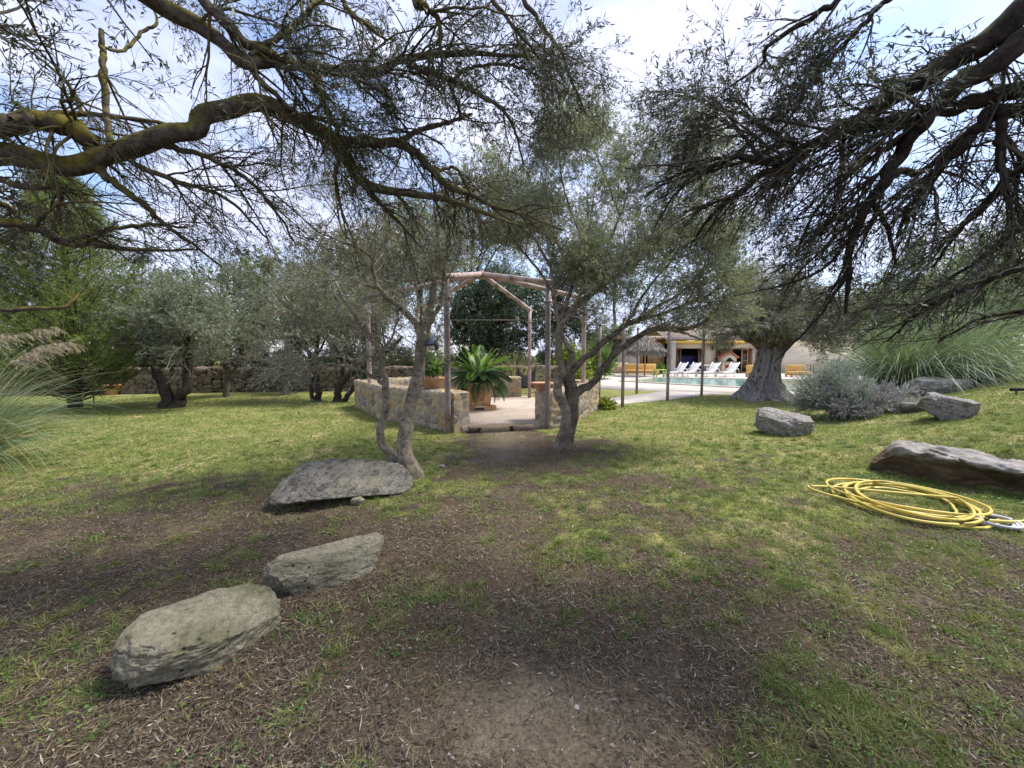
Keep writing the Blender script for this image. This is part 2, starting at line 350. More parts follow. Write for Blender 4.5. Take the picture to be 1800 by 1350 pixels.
def rockmat(name, c1, c2, dark, moss, streak=False):
    m, t, b, o = newmat(name); b.inputs['Roughness'].default_value = .92; b.inputs['Specular IOR Level'].default_value = .15
    r = ramp(t, [(.3, c1), (.7, c2)]); t.links.new(noise(t, 7, 8, .65), r.inputs[0]); c = r.outputs[0]
    sq = (5, 1.5, 5) if streak else None
    r2 = ramp(t, [(.48, (0, 0, 0)), (.64, (1, 1, 1))]); t.links.new(noise(t, 3.5, 8, .7, sq=sq), r2.inputs[0]); c = mixc(t, r2.outputs[0], c, dark)
    r3 = ramp(t, [(.52, (0, 0, 0)), (.68, (.75, .75, .75))]); t.links.new(noise(t, 4.3, 7, .7), r3.inputs[0]); c = mixc(t, r3.outputs[0], c, moss)
    v = N(t, 'ShaderNodeTexVoronoi'); v.inputs['Scale'].default_value = 16; t.links.new(N(t, 'ShaderNodeTexCoord').outputs['Object'], v.inputs['Vector'])
    r4 = ramp(t, [(.10, (1, 1, 1)), (.2, (0, 0, 0))]); t.links.new(v.outputs['Distance'], r4.inputs[0])
    r5 = ramp(t, [(.5, (0, 0, 0)), (.56, (1, 1, 1))]); t.links.new(noise(t, 2.1), r5.inputs[0])
    pit_shade = mixc(t, 1.0, r4.outputs[0], r5.outputs[0], 'MULTIPLY'); c = mixc(t, pit_shade, c, (.05, .045, .035))  # dark spots only, the shade of small pits put into the colour
    fi = ramp(t, [(.34, (.5, .5, .5)), (.66, (1.35, 1.35, 1.3))]); t.links.new(noise(t, 34, 8, .8), fi.inputs[0]); c = mixc(t, 1.0, c, fi.outputs[0], 'MULTIPLY')
    t.links.new(c, b.inputs['Base Color'])
    n1 = bump(t, b, noise(t, 11, 10, .75), 1.0, .05); bump(t, b, noise(t, 70, 6, .7), .8, .008, n1)
    return m
M['rock_pale'] = rockmat('rock_pale', (.25, .228, .162), (.41, .375, .28), (.165, .15, .10), (.16, .17, .085))
M['rock_dark'] = rockmat('rock_dark', (.13, .12, .105), (.25, .235, .205), (.065, .06, .055), (.24, .22, .14), True)
M['rock_grey'] = rockmat('rock_grey', (.24, .225, .21), (.42, .40, .38), (.15, .13, .10), (.26, .23, .17), True)
M['rock_brown'] = rockmat('rock_brown', (.12, .09, .06), (.2, .155, .105), (.07, .05, .035), (.10, .095, .055), True)
def stonemat(name, cols, mortar):
    m, t, b, o = newmat(name); b.inputs['Roughness'].default_value = .92; b.inputs['Specular IOR Level'].default_value = .15
    r = ramp(t, [(i / (len(cols) - 1), c) for i, c in enumerate(cols)]); t.links.new(attr(t, 'cell'), r.inputs[0])
    g = ramp(t, [(.3, (.62, .62, .62)), (.7, (1.2, 1.2, 1.2))]); t.links.new(noise(t, 14, 7, .65), g.inputs[0])
    c = mixc(t, 1.0, r.outputs[0], g.outputs[0], 'MULTIPLY')
    e = ramp(t, [(.10, (1, 1, 1)), (.3, (0, 0, 0))]); t.links.new(attr(t, 'edge'), e.inputs[0])
    c = mixc(t, e.outputs[0], c, mortar); t.links.new(c, b.inputs['Base Color']); bump(t, b, noise(t, 30, 8, .7), .7, .015); return m
M['rubble'] = stonemat('rubble_stone', [(.20, .18, .15), (.36, .30, .21), (.42, .29, .13), (.26, .23, .19), (.48, .36, .2), (.17, .15, .125), (.36, .32, .26)], (.42, .37, .29))
M['drystone'] = stonemat('dry_stone', [(.10, .08, .06), (.18, .145, .10), (.13, .11, .09), (.22, .165, .115), (.08, .065, .05)], (.02, .016, .012))  # stones darkened: the boundary wall's shade under trees is in the colour
M['housestone'] = stonemat('house_stone', [(.4, .37, .33), (.52, .48, .42), (.46, .4, .33), (.58, .54, .48)], (.5, .46, .4))
def roofmat():
    m, t, b, o = newmat('clay_roof'); b.inputs['Roughness'].default_value = .85
    r = ramp(t, [(.3, (.42, .30, .22)), (.7, (.60, .5, .41))]); t.links.new(noise(t, 3, 6), r.inputs[0]); t.links.new(r.outputs[0], b.inputs['Base Color'])
    w = N(t, 'ShaderNodeTexWave'); w.bands_direction = 'X'; w.inputs['Scale'].default_value = 1.6; t.links.new(N(t, 'ShaderNodeTexCoord').outputs['Object'], w.inputs['Vector'])
    bump(t, b, w.outputs['Fac'], 1, .08); return m
M['roof_tile'] = roofmat()
def watermat():
    m, t, b, o = newmat('pool_water'); b.inputs['Base Color'].default_value = (.13, .33, .30, 1); b.inputs['Roughness'].default_value = .06; b.inputs['Specular IOR Level'].default_value = .4
    r = ramp(t, [(.3, (.11, .30, .28)), (.7, (.17, .39, .35))]); t.links.new(noise(t, 1.1, 3), r.inputs[0]); t.links.new(r.outputs[0], b.inputs['Base Color'])
    bump(t, b, noise(t, 6, 3), .25, .03); return m
M['water'] = watermat()
def oldtrunkmat():
    m, t, b, o = newmat('ancient_olive_wood'); b.inputs['Roughness'].default_value = .9; b.inputs['Specular IOR Level'].default_value = .15
    r = ramp(t, [(.3, (.15, .135, .12)), (.7, (.36, .335, .31))]); t.links.new(noise(t, 5, 8, .65, sq=(2, 2, .5)), r.inputs[0])
    n_ = ramp(t, [(.60, (0, 0, 0)), (.68, (1, 1, 1))]); t.links.new(noise(t, 7.5, 3, .5, sq=(1.3, 1.3, .55)), n_.inputs[0])  # dark spots painted as trunk holes, with their shade in the colour
    t.links.new(mixc(t, n_.outputs[0], r.outputs[0], (.018, .015, .012)), b.inputs['Base Color'])
    bump(t, b, noise(t, 6, 9, .7, sq=(2, 2, .6)), 1, .08); return m
M['old_trunk'] = oldtrunkmat()

# ------------------------------------------------------------------ ground
def grassiness(x, y):
    """how much living turf grows at a spot (0 bare earth and litter, 1 lawn)"""
    x = np.asarray(x, float); y = np.asarray(y, float)
    g = .50 + .07 * sstep(-.3, .8, x)
    g = g + .45 * sstep(4.0, 5.6, y) * sstep(-.6, -2.2, x)            # lawn on the left
    g = g - .36 * sstep(4.3, 3.0, y) * sstep(.0, -1.0, x)             # leaf litter, near left
    g = g + .20 * sstep(1.2, 2.4, x) * sstep(2.4, 3.6, y) - .2 * sstep(3.1, 1.9, y) * sstep(.3, 1.2, x)             # right
    g = g + .35 * sstep(7.6, 9.2, y) * sstep(1.8, 2.8, x)             # lawn by the pool
    g = g + .25 * sstep(3.6, 4.6, x) * sstep(3, 4, y)
    g = g - .5 * np.exp(-((x + .15) / (.5 + .03 * y)) ** 2) * sstep(4.6, 6.2, y) * sstep(9, 8, y)  # trodden path at the gazebo
    g = g - .45 * np.exp(-((x - .75) / 1.1) ** 2 - ((y - 6.3) / .9) ** 2) - .2 * np.exp(-((x - 2.6) / 1.2) ** 2 - ((y - 7.0) / .5) ** 2)
    g = g - .14 * np.exp(-((x - .15 + .05 * y) / (.22 + .02 * y)) ** 2) * sstep(6, 4.5, y)
    g = g - .9 * np.exp(-((x - .12) / .75) ** 2 - ((y - 1.55) / .42) ** 2)
    g = g - .25 * np.exp(-((x + 4.5) / 1.6) ** 2 - ((y - 7.0) / .35) ** 2) - .22 * np.exp(-((x + 3.2) / 1.5) ** 2 - ((y - 5.6) / .25) ** 2)
    g = g + 1.15 * (fbm2(x, y, 1.3, 4, 3) - .5) + 1.3 * (fbm2(x, y, 5.5, 3, 9) - .5)
    return np.clip(g, 0, 1)
def bareness(x, y):
    """worn, paler trodden soil"""
    n_ = fbm2(x, y, 3.2, 4, 77)
    b = np.exp(-((x - .12) / .72) ** 2 - ((y - 1.5) / .36) ** 2) + .8 * np.exp(-((x + .2) / .42) ** 2) * sstep(5.0, 6.0, y) * sstep(8.4, 7.6, y) + .2 * np.exp(-((x - .1 + .06 * y) / .2) ** 2) * sstep(6, 4.5, y)
    b = b + .5 * np.exp(-((x - 2.6) / .9) ** 2 - ((y - 7.0) / .4) ** 2) + .35 * np.exp(-((x - 2.05) / .4) ** 2 - ((y - 2.8) / .2) ** 2)
    return np.clip(b * (.35 + 1.3 * n_), 0, 1)
xs = np.concatenate([np.linspace(-400, -40, 12)[:-1], np.linspace(-40, -10, 60)[:-1], np.linspace(-10, 10, 300)[:-1], np.linspace(10, 40, 70)[:-1], np.linspace(40, 400, 12)])
ys = np.concatenate([np.linspace(-300, -6, 10)[:-1], np.linspace(-6, 1, 20)[:-1], np.linspace(1, 10, 190)[:-1], np.linspace(10, 40, 110)[:-1], np.linspace(40, 500, 16)])
X, Y = np.meshgrid(xs, ys, indexing='ij'); Z = height(X, Y)
Z = Z + .012 * (fbm2(X, Y, 6, 3, 21) - .5) * (Y < 12) * (abs(X) < 12)
# hollow under the pool basin
poolA = [np.array(G(*q)[:2]) for q in ((1098, 671.6), (1440, 690.5), (1455, 669.6), (1146, 665.2))]
nx, ny = len(xs), len(ys); ii = np.arange(nx * ny).reshape(nx, ny)
Q = np.stack([ii[:-1, :-1], ii[1:, :-1], ii[1:, 1:], ii[:-1, 1:]], -1).reshape(-1, 4)
def groundmat():
    m, t, b, o = newmat('ground'); b.inputs['Roughness'].default_value = .95; b.inputs['Specular IOR Level'].default_value = .1
    soil = ramp(t, [(.25, (.045, .033, .023)), (.5, (.092, .070, .048)), (.75, (.18, .145, .10))]); t.links.new(noise(t, 2.2, 9, .7), soil.inputs[0])
    fine = ramp(t, [(.36, (.5, .5, .5)), (.64, (1.35, 1.3, 1.25))]); t.links.new(noise(t, 60, 6, .75), fine.inputs[0])
    c = mixc(t, 1.0, soil.outputs[0], fine.outputs[0], 'MULTIPLY')
    wn = ramp(t, [(.3, (.13, .105, .07)), (.7, (.245, .205, .148))]); t.links.new(noise(t, 5, 9, .7), wn.inputs[0]); wn_ = mixc(t, 1.0, wn.outputs[0], fine.outputs[0], 'MULTIPLY'); c = mixc(t, attr(t, 'bare'), c, wn_)
    gr = ramp(t, [(.3, (.115, .145, .036)), (.46, (.19, .21, .06)), (.56, (.27, .25, .10)), (.68, (.40, .33, .19))]); t.links.new(noise(t, 1.4, 8, .7), gr.inputs[0])
    gf = ramp(t, [(.34, (.42, .42, .38)), (.66, (1.4, 1.4, 1.3))]); t.links.new(noise(t, 38, 6, .75), gf.inputs[0])
    gc = mixc(t, 1.0, gr.outputs[0], gf.outputs[0], 'MULTIPLY')
    ad = N(t, 'ShaderNodeMath', operation='MULTIPLY_ADD'); ad.inputs[1].default_value = .45; t.links.new(noise(t, 9, 7, .7), ad.inputs[0]); t.links.new(attr(t, 'grass'), ad.inputs[2])
    r = ramp(t, [(.6, (0, 0, 0)), (.95, (1, 1, 1))]); t.links.new(ad.outputs[0], r.inputs[0])
    t.links.new(mixc(t, r.outputs[0], c, gc), b.inputs['Base Color'])
    n1 = bump(t, b, noise(t, 11, 8, .7), .7, .03); bump(t, b, noise(t, 90, 6, .75), .9, .008, n1); return m
M['ground'] = groundmat()
g_o = mesh_np('ground', np.stack([X, Y, Z], -1).reshape(-1, 3), Q, M['ground'], vattr={'grass': np.clip(grassiness(X, Y) - .12 + .22 * sstep(3.5, 7, Y), 0, 1).ravel(), 'bare': bareness(X, Y).ravel()}, smooth=True)
tag(g_o, kind='structure')

# gazebo footprint ------------------------------------------------
FL = G(788, 762)[:2]; FR = G(962, 753)[:2]
gL = P(648, 600, 10.2)[:2]; gR = P(1026, 600, 10.4)[:2]; gRL = P(735, 600, 12.9)[:2]; gRR = P(931, 600, 12.9)[:2]
FLOORZ = .13
wl = [(-1.05, 7.62), (-3.62, 9.25), (-5.1, 11.6), (-3.4, 13.35), (.05, 13.3)]
wr = [(.50, 8.05), (1.05, 8.45), (2.32, 11.2), (1.35, 12.2)]
floor_poly = [(-1.0, 7.72), (.46, 8.1), (1.2, 8.5), (2.3, 11.2), (1.4, 12.6), (.3, 13.5), (-3.4, 13.3), (-4.75, 11.6), (-3.28, 9.5)]
tag(MB().prism(floor_poly, -.15, FLOORZ).build('gravel_floor', M['gravel']), kind='structure')

# pool deck, path ---------------------------------------------------
def poly_g(lst): return [tuple(G(*q)[:2]) for q in lst]
path = poly_g([(1041, 719), (1090, 711), (1172, 703.5), (1232, 696), (1300, 692), (1330, 686), (1165, 689), (1041, 705)])
tag(MB().prism(path, -.1, .028).build('concrete_path', M['concrete']), kind='structure')
pA, pB, pC, pD = poolA
def off(poly, d):
    c = sum(poly) / len(poly); return [tuple(p + (p - c) / np.linalg.norm(p - c) * d) for p in poly]
deck_out = [(2.6, 18.2), (6.4, 16.6), (9.3, 15.3), (16, 13.6), (34, 16), (38, 36), (4, 36), (3.2, 24)]
def ring(mb, outer, inner, z0, z1):
    """outer and inner loops of same length: a slab with a hole"""
    n = len(outer); V = [(x, y, z1) for x, y in outer] + [(x, y, z1) for x, y in inner] + [(x, y, z0) for x, y in outer] + [(x, y, z0) for x, y in inner]
    f = []
    for i in range(n):
        j = (i + 1) % n; f += [(i, j, n + j, n + i), (2 * n + i, 2 * n + j, j, i), (n + i, n + j, 3 * n + j, 3 * n + i)]
    return mb.add(V, f)
inn = [tuple(q) for q in (pA, pA * .75 + pB * .25, pA * .5 + pB * .5, pB, pB * .5 + pC * .5, pC, pD, pD * .5 + pA * .5)]
tag(ring(MB(), deck_out, off([np.array(q) for q in inn], .35), -.1, .032).build('pool_deck', M['concrete']), kind='structure')
tag(ring(MB(), off([np.array(q) for q in inn], .36), off([np.array(q) for q in inn], -.05), -.1, .085).build('pool_coping', M['coping'], bevel=.02), kind='structure')
tag(MB().add([(q[0], q[1], .036) for q in inn], [tuple(range(8))]).build('pool_water', M['water']), kind='structure')

# ------------------------------------------------------------------ ground cover
rng = np.random.default_rng(7)
def scatter(n, y0=.75, y1=14.5, pad=1.2, slope=1.45):
    y = y0 * (y1 / y0) ** rng.uniform(0, 1, n); x = rng.uniform(-1, 1, n) * (slope * y + pad); return x, y
def inpoly(x, y, poly):
    c = np.zeros(len(x), bool); n = len(poly)
    for i in range(n):
        (x1, y1), (x2, y2) = poly[i], poly[(i + 1) % n]
        c ^= ((y1 > y) != (y2 > y)) & (x < (x2 - x1) * (y - y1) / (y2 - y1 + 1e-12) + x1)
    return c
def keep_open(x, y):
    return ~(inpoly(x, y, floor_poly) | inpoly(x, y, path) | inpoly(x, y, deck_out))
x, y = scatter(760000); g = grassiness(x, y)
tuft = fbm2(x, y, 11, 2, 31)
k = keep_open(x, y) & (rng.uniform(0, 1, len(x)) < np.clip((g - .18) * 2.1, 0, 1) * (.12 + .25 * sstep(3, 5, y) + 1.4 * sstep(.46, .64, tuft)))
x, y, g = x[k], y[k], g[k]; nb_ = len(x)
tx, ty = scatter(5200, .8, 7); tg_ = grassiness(tx, ty); k = keep_open(tx, ty) & (rng.uniform(0, 1, len(tx)) < np.clip((tg_ - .08) * 1.7, 0, .8) * np.clip(1 - 1.1 * bareness(tx, ty), 0, 1)); tx, ty = tx[k], ty[k]
tn = rng.integers(14, 60, len(tx)); sg = np.repeat(rng.uniform(.008, .03, len(tx)), tn)
x = np.r_[x, np.repeat(tx, tn) + rng.normal(0, 1, tn.sum()) * sg]; y = np.r_[y, np.repeat(ty, tn) + rng.normal(0, 1, tn.sum()) * sg]; g = np.r_[g, np.full(tn.sum(), .9)]
n = len(x); z = height(x, y) - .004
sc = 1 + y / 7; hgt = rng.uniform(.016, .05, n) * (.6 + .5 * g) * (1 + y / 18); wid = rng.uniform(.0022, .0042, n) * sc; hgt[nb_:] *= np.repeat(rng.uniform(.7, 1.7, len(tx)), tn)
d = nrm(np.stack([rng.normal(0, 1, n), rng.normal(0, 1, n), rng.uniform(.5, 1.6, n)], -1))
p0 = np.stack([x, y, z], -1); d2 = nrm(d + np.stack([d[:, 0], d[:, 1], -d[:, 2] * .7], -1) * rng.uniform(.2, 1, n)[:, None])
s = nrm(np.cross(d, rng.normal(size=(n, 3))))
p1 = p0 + d * (hgt * .6)[:, None]; p2 = p1 + d2 * (hgt * .55)[:, None]
w = (wid * .5)[:, None]
V = np.stack([p0 - s * w, p0 + s * w, p1 + s * w * .8, p1 - s * w * .8, p2], 1)
b5 = np.arange(n) * 5
dry = np.clip(rng.beta(1.6, 2.7, n) + .55 * (fbm2(x, y, .9, 3, 41) - .5) + .2 * (.5 - g), 0, 1)
dry[nb_:] = np.clip(np.repeat(rng.beta(2, 2.2, len(tx)), tn) + rng.normal(0, .1, tn.sum()), 0, 1)
gr_o = mesh_np('grass', V.reshape(-1, 3), [np.stack([b5, b5 + 1, b5 + 2, b5 + 3], -1), np.stack([b5 + 3, b5 + 2, b5 + 4], -1)], M['grass'], fattr={'rnd': np.concatenate([dry, dry])})
tag(gr_o, 'short patchy grass growing over the garden floor', 'grass', kind='stuff')
# fallen olive leaves
x, y = scatter(300000, .75, 9.5); g = grassiness(x, y)
k = keep_open(x, y) & (rng.uniform(0, 1, len(x)) < np.clip(1.05 - 1.0 * g, .14, 1) * np.clip(1.1 - 1.05 * bareness(x, y), 0, 1) * (.35 + 1.1 * sstep(.35, .62, fbm2(x, y, 2.5, 3, 51))) * sstep(9.5, 5, y))
x, y = x[k], y[k]; n = len(x); a = rng.uniform(0, 2 * math.pi, n); tl = rng.normal(0, .3, n)
d = np.stack([np.cos(a) * np.cos(tl), np.sin(a) * np.cos(tl), np.sin(tl)], -1)
side = nrm(np.stack([rng.normal(0, .3, n), rng.normal(0, .3, n), np.ones(n)], -1))
V, Qf, rn = leaf_quads(np.stack([x, y, height(x, y) + rng.uniform(.003, .016, n)], -1), d, rng.gamma(5, .0052, n) * (1 + y / 12), rng.uniform(.0028, .0062, n) * (1 + y / 9), rng, False, side)
tag(mesh_np('leaf_litter', V, Qf, M['litter'], fattr={'rnd': rng.beta(1.25, 2.2, n) ** 1.1}), 'dry fallen olive leaves strewn over the bare earth', 'leaf litter', kind='stuff')
# dead stems and straw
x, y = scatter(130000, .75, 9); g = grassiness(x, y)
k = keep_open(x, y) & (rng.uniform(0, 1, len(x)) < np.clip(1.0 - .8 * g, .1, 1) * np.clip(1.1 - 1.05 * bareness(x, y), 0, 1))
x, y = x[k], y[k]; n = len(x); a = rng.uniform(0, 2 * math.pi, n); tl = rng.normal(.12, .25, n)
d = np.stack([np.cos(a) * np.cos(tl), np.sin(a) * np.cos(tl), np.sin(tl)], -1)
V, Qf, rn = leaf_quads(np.stack([x, y, height(x, y) + rng.uniform(.001, .012, n)], -1), d, rng.uniform(.03, .085, n), rng.uniform(.0013, .003, n) * (1 + y / 5), rng)
tag(mesh_np('dry_straw', V, Qf, M['straw'], fattr={'rnd': rn}), 'dead grass stems lying among the fallen leaves', 'dry grass', kind='stuff')
# low broad-leaved weeds
cx, cy = scatter(900, 1.2, 8); g = grassiness(cx, cy); k = keep_open(cx, cy) & (rng.uniform(0, 1, 900) < np.clip(g + .15, 0, .8)); cx, cy = cx[k], cy[k]
e_ = rng.uniform(0, 1, 150); cx = np.r_[cx, 4.55 + 1.6 * e_ + rng.normal(0, .16, 150)]; cy = np.r_[cy, 5.0 - 1.75 * e_ + rng.normal(0, .12, 150) - .15]
per = 26; x = np.repeat(cx, per) + rng.normal(0, .05, len(cx) * per); y = np.repeat(cy, per) + rng.normal(0, .05, len(cx) * per); n = len(x)
d = nrm(np.stack([rng.normal(0, 1, n), rng.normal(0, 1, n), rng.uniform(0, .7, n)], -1))
V, Qf, rn = leaf_quads(np.stack([x, y, height(x, y) + rng.uniform(.004, .02, n)], -1), d, rng.uniform(.01, .02, n) * (1 + y / 9), rng.uniform(.008, .014, n) * (1 + y / 9), rng, False, nrm(np.stack([rng.normal(0, .4, n), rng.normal(0, .4, n), np.ones(n)], -1)))
tag(mesh_np('small_weeds', V, Qf, M['weed'], fattr={'rnd': np.clip(np.repeat(rng.beta(1.3, 2.5, len(cx)), per) + rng.normal(0, .08, n), 0, 1)}), 'tiny clover like weeds dotted through the turf', 'weeds', kind='stuff')
# pebbles
def ico(sub):
    t = (1 + 5 ** .5) / 2
    V = [(-1, t, 0), (1, t, 0), (-1, -t, 0), (1, -t, 0), (0, -1, t), (0, 1, t), (0, -1, -t), (0, 1, -t), (t, 0, -1), (t, 0, 1), (-t, 0, -1), (-t, 0, 1)]
    Fc = [(0, 11, 5), (0, 5, 1), (0, 1, 7), (0, 7, 10), (0, 10, 11), (1, 5, 9), (5, 11, 4), (11, 10, 2), (10, 7, 6), (7, 1, 8), (3, 9, 4), (3, 4, 2), (3, 2, 6), (3, 6, 8), (3, 8, 9), (4, 9, 5), (2, 4, 11), (6, 2, 10), (8, 6, 7), (9, 8, 1)]
    V = [np.array(v, float) / np.linalg.norm(v) for v in V]
    for _ in range(sub):
        mid = {}; nf = []
        def m_(a, b):
            key = (min(a, b), max(a, b))
            if key not in mid: v = V[a] + V[b]; V.append(v / np.linalg.norm(v)); mid[key] = len(V) - 1
            return mid[key]
        for a, b, c in Fc:
            ab, bc, ca = m_(a, b), m_(b, c), m_(c, a); nf += [(a, ab, ca), (b, bc, ab), (c, ca, bc), (ab, bc, ca)]
        Fc = nf
    return np.array(V), np.array(Fc)
iv, if_ = ico(1)
x = np.concatenate([rng.normal(-.15, .45, 130), scatter(110, .9, 6)[0]]); y = np.concatenate([rng.normal(1.65, .25, 130), scatter(110, .9, 6)[1]]); n = len(x)
r = np.minimum(rng.gamma(2.0, .0016, n) + .0015, .011)
V = (iv[None] * (r[:, None, None] * np.stack([rng.uniform(.8, 1.5, n), rng.uniform(.8, 1.3, n), rng.uniform(.4, .8, n)], -1)[:, None]) * (1 + .2 * rng.normal(size=(n, len(iv), 1))) + np.stack([x, y, height(x, y) + .002], -1)[:, None])
tag(mesh_np('pebbles', V.reshape(-1, 3), (if_[None] + (np.arange(n) * len(iv))[:, None, None]).reshape(-1, 3), M['pebble'], smooth=True), 'small pale pebbles scattered on the bare earth', 'pebbles', kind='stuff')

# ------------------------------------------------------------------ boulders
ICO6 = ico(6)
def boulder(name, label, c, dims, rz, mat, seed, tilt=(0, 0), cuts=10, top=.55, amp=.10, group=None, sink=.25, cat='boulder', extra=None, parent=None, flo=3.0):
    rg = np.random.default_rng(seed); V = ICO6[0].copy()
    # squarish then planar cuts for worn facets
    V = np.sign(V) * abs(V) ** .82
    pl = [(np.array([0, 0, 1.]), top)] + [(nrm(rg.normal(size=3) * np.array([1, 1, .55])), rg.uniform(.62, .92)) for _ in range(cuts)] + (extra or [])
    for nv, dd in pl:
        nv = nrm(np.asarray(nv, float)); e = V @ nv - dd; V = V - np.maximum(e, 0)[:, None] * nv * .93
    nv = nrm(V); f = fbm(V * flo * .6 + seed, 5, seed) - .5; f2 = fbm(V * flo * 2.4 + seed, 5, seed + 3) - .5; rid = abs(fbm(V * np.array([1.2, 1.2, 4]) * flo * .6 + 7 + seed, 3, seed + 8) - .5)
    V = V * (1 + amp * 2 * f[:, None] + amp * .7 * f2[:, None] - amp * .7 * np.maximum(.06 - rid, 0)[:, None] * 4)
    V = V * (np.array(dims) * .5)
    for ax, an in ((0, tilt[0]), (1, tilt[1]), (2, rz)):
        ca, sa = math.cos(an), math.sin(an); i, j = ((1, 2), (2, 0), (0, 1))[ax]
        vi = V[:, i] * ca - V[:, j] * sa; vj = V[:, i] * sa + V[:, j] * ca; V[:, i] = vi; V[:, j] = vj
    lo, hi = V[:, 2].min(), V[:, 2].max()
    o = mesh_np(name, V, ICO6[1], mat, parent, smooth=True)
    o.location = (float(c[0]), float(c[1]), (gz(c[0], c[1]) if len(c) < 3 else float(c[2])) - lo - sink * (hi - lo))
    if parent is None: tag(o, label, cat, group)
    return o
GB = 'boulders lying on the garden floor'
def mid(a, b): return (np.array(a) + np.array(b)) / 2
q = mid(G(245, 1180), G(480, 1110)); boulder('boulder', 'broad pale flat topped boulder nearest the bottom left corner', (q[0] - .02, q[1] + .0), (.68, .45, .36), R(40), M['rock_pale'], 3, (R(13), R(4)), 7, .7, .13, GB, .24)
q = mid(G(480, 1050), G(675, 985)); boulder('boulder', 'narrow pale elongated boulder pointing away from the broad pale one', (q[0] + .0, q[1] + .0), (.80, .31, .38), R(38), M['rock_pale'], 11, (R(8), R(2)), 7, .68, .14, GB, .28)
q = mid(G(490, 895), G(715, 865)); boulder('boulder', 'dark grey slab boulder with a hollow under its front edge, beside the twin trunks', (q[0] - .07, q[1] + .18), (1.46, .95, .44), R(20), M['rock_dark'], 24, (R(10), R(7)), 8, .5, .15, GB, .2, extra=[((.25, -.8, -.75), .42)])
q = G(628, 888); boulder('boulder', 'small round pale stone tucked under the dark slab', (q[0], q[1] + .03), (.16, .12, .10), .3, M['rock_pale'], 31, (0, 0), 5, .8, .06, GB, .2, 'stone')
q = mid(G(1350, 768), G(1455, 766)); boulder('boulder', 'grey layered boulder alone on the lawn in front of the lavender bush', (q[0] + .05, q[1] + .35), (1.22, .75, .60), R(-12), M['rock_grey'], 41, (R(10), R(12)), 9, .55, .16, GB, .22)
q = G(1690, 735); boulder('boulder', 'brown and grey boulder half buried in the slope right of the lavender', (q[0], q[1] + .2), (.95, .7, .62), R(-20), M['rock_grey'], 47, (R(8), R(12)), 8, .6, .15, GB, .28)
q = G(1632, 722); boulder('boulder', 'low pale flat stone between the lavender and the half buried boulder', (q[0], q[1] + .1), (.75, .4, .3), R(-10), M['rock_grey'], 49, (0, 0), 8, .5, .07, GB, .35)
q = G(1668, 690); boulder('boulder', 'grey flat boulder at the foot of the right pampas grass', (q[0], q[1] + .3), (1.35, .8, .62), R(-6), M['rock_grey'], 53, (R(6), 0), 8, .55, .12, GB, .25)
q = G(1405, 697); boulder('boulder', 'pale flat stone slab in the grass just right of the ancient olive', (q[0] + .1, q[1]), (1.0, .6, .16), .1, M['rock_grey'], 58, (0, 0), 6, .6, .05, GB, .4)
q = G(1410, 712); boulder('boulder', 'thin white stone lying flat between the ancient olive and the lavender', (q[0] - .1, q[1]), (.8, .3, .1), .5, M['rock_grey'], 59, (0, 0), 6, .6, .05, GB, .4)
q = G(776, 822); boulder('boulder', 'small pale stone on the earth right of the twin trunks', (q[0], q[1]), (.1, .07, .05), .5, M['rock_grey'], 62, (0, 0), 5, .7, .05, GB, .3, 'stone')
q = G(950, 738); boulder('boulder', 'fist sized grey stone at the foot of the gazebo right post', (q[0], q[1]), (.17, .14, .12), .5, M['rock_grey'], 63, (0, 0), 5, .7, .08, GB, .2, 'stone')
# the long rock ledge at the right: three joined masses in one mesh
def ledge():
    rg = np.random.default_rng(5); nu, nv = 220, 60
    u = np.linspace(0, 1, nu); a = np.array([4.80, 5.05]); b = np.array([6.95, 2.65]); dirv = (b - a) / np.linalg.norm(b - a); nor = np.array([-dirv[1], dirv[0]])   # nor points uphill
    ln = np.linalg.norm(b - a); v = np.linspace(0, 1, nv)
    # profile: foot, face, lip, top, back
    pv = np.array([(-.02, -.12), (.0, .02), (-.04, .16), (-.10, .27), (-.16, .32), (-.09, .375), (.16, .40), (.38, .40), (.55, .36), (.62, .15)])
    pr = resample(np.c_[pv, np.zeros(len(pv))], nv)[:, :2]
    U = u[:, None] * ln
    w = .05 * np.sin(U * 2.1) + .06 * np.sin(U * 5.3 + 1)
    top = .93 + .12 * np.exp(-((U - .35) / .28) ** 2) - .12 * np.exp(-((U - 1.15) / .3) ** 2) + .16 * np.exp(-((U - 2.05) / .3) ** 2)
    endt = sstep(0, .25, U); shrink = .35 + .65 * endt
    offp = pr[None, :, 0] * shrink + w; zz = pr[None, :, 1] * top * (.45 + .55 * endt)
    pos = a + dirv * U[..., None] + nor * offp[..., None]
    V = np.concatenate([pos, zz[..., None]], -1)
    nn = fbm(V * np.array([3, 3, 7]), 5, 2) - .5; n2 = fbm(V * np.array([9, 9, 20]), 4, 4) - .5; cr = np.maximum(.07 - abs(fbm(V * np.array([2.2, 2.2, 5]), 3, 9) - .5), 0)
    V[..., :2] -= nor * (nn * .22 + n2 * .09 - cr * .8)[..., None]; V[..., 2] += nn * .16 + n2 * .06
    V[..., 2] += 0
    ii = np.arange(nu * nv).reshape(nu, nv); Q = np.stack([ii[:-1, :-1], ii[1:, :-1], ii[1:, 1:], ii[:-1, 1:]], -1).reshape(-1, 4)
    return V.reshape(-1, 3), Q
V, Q = ledge()
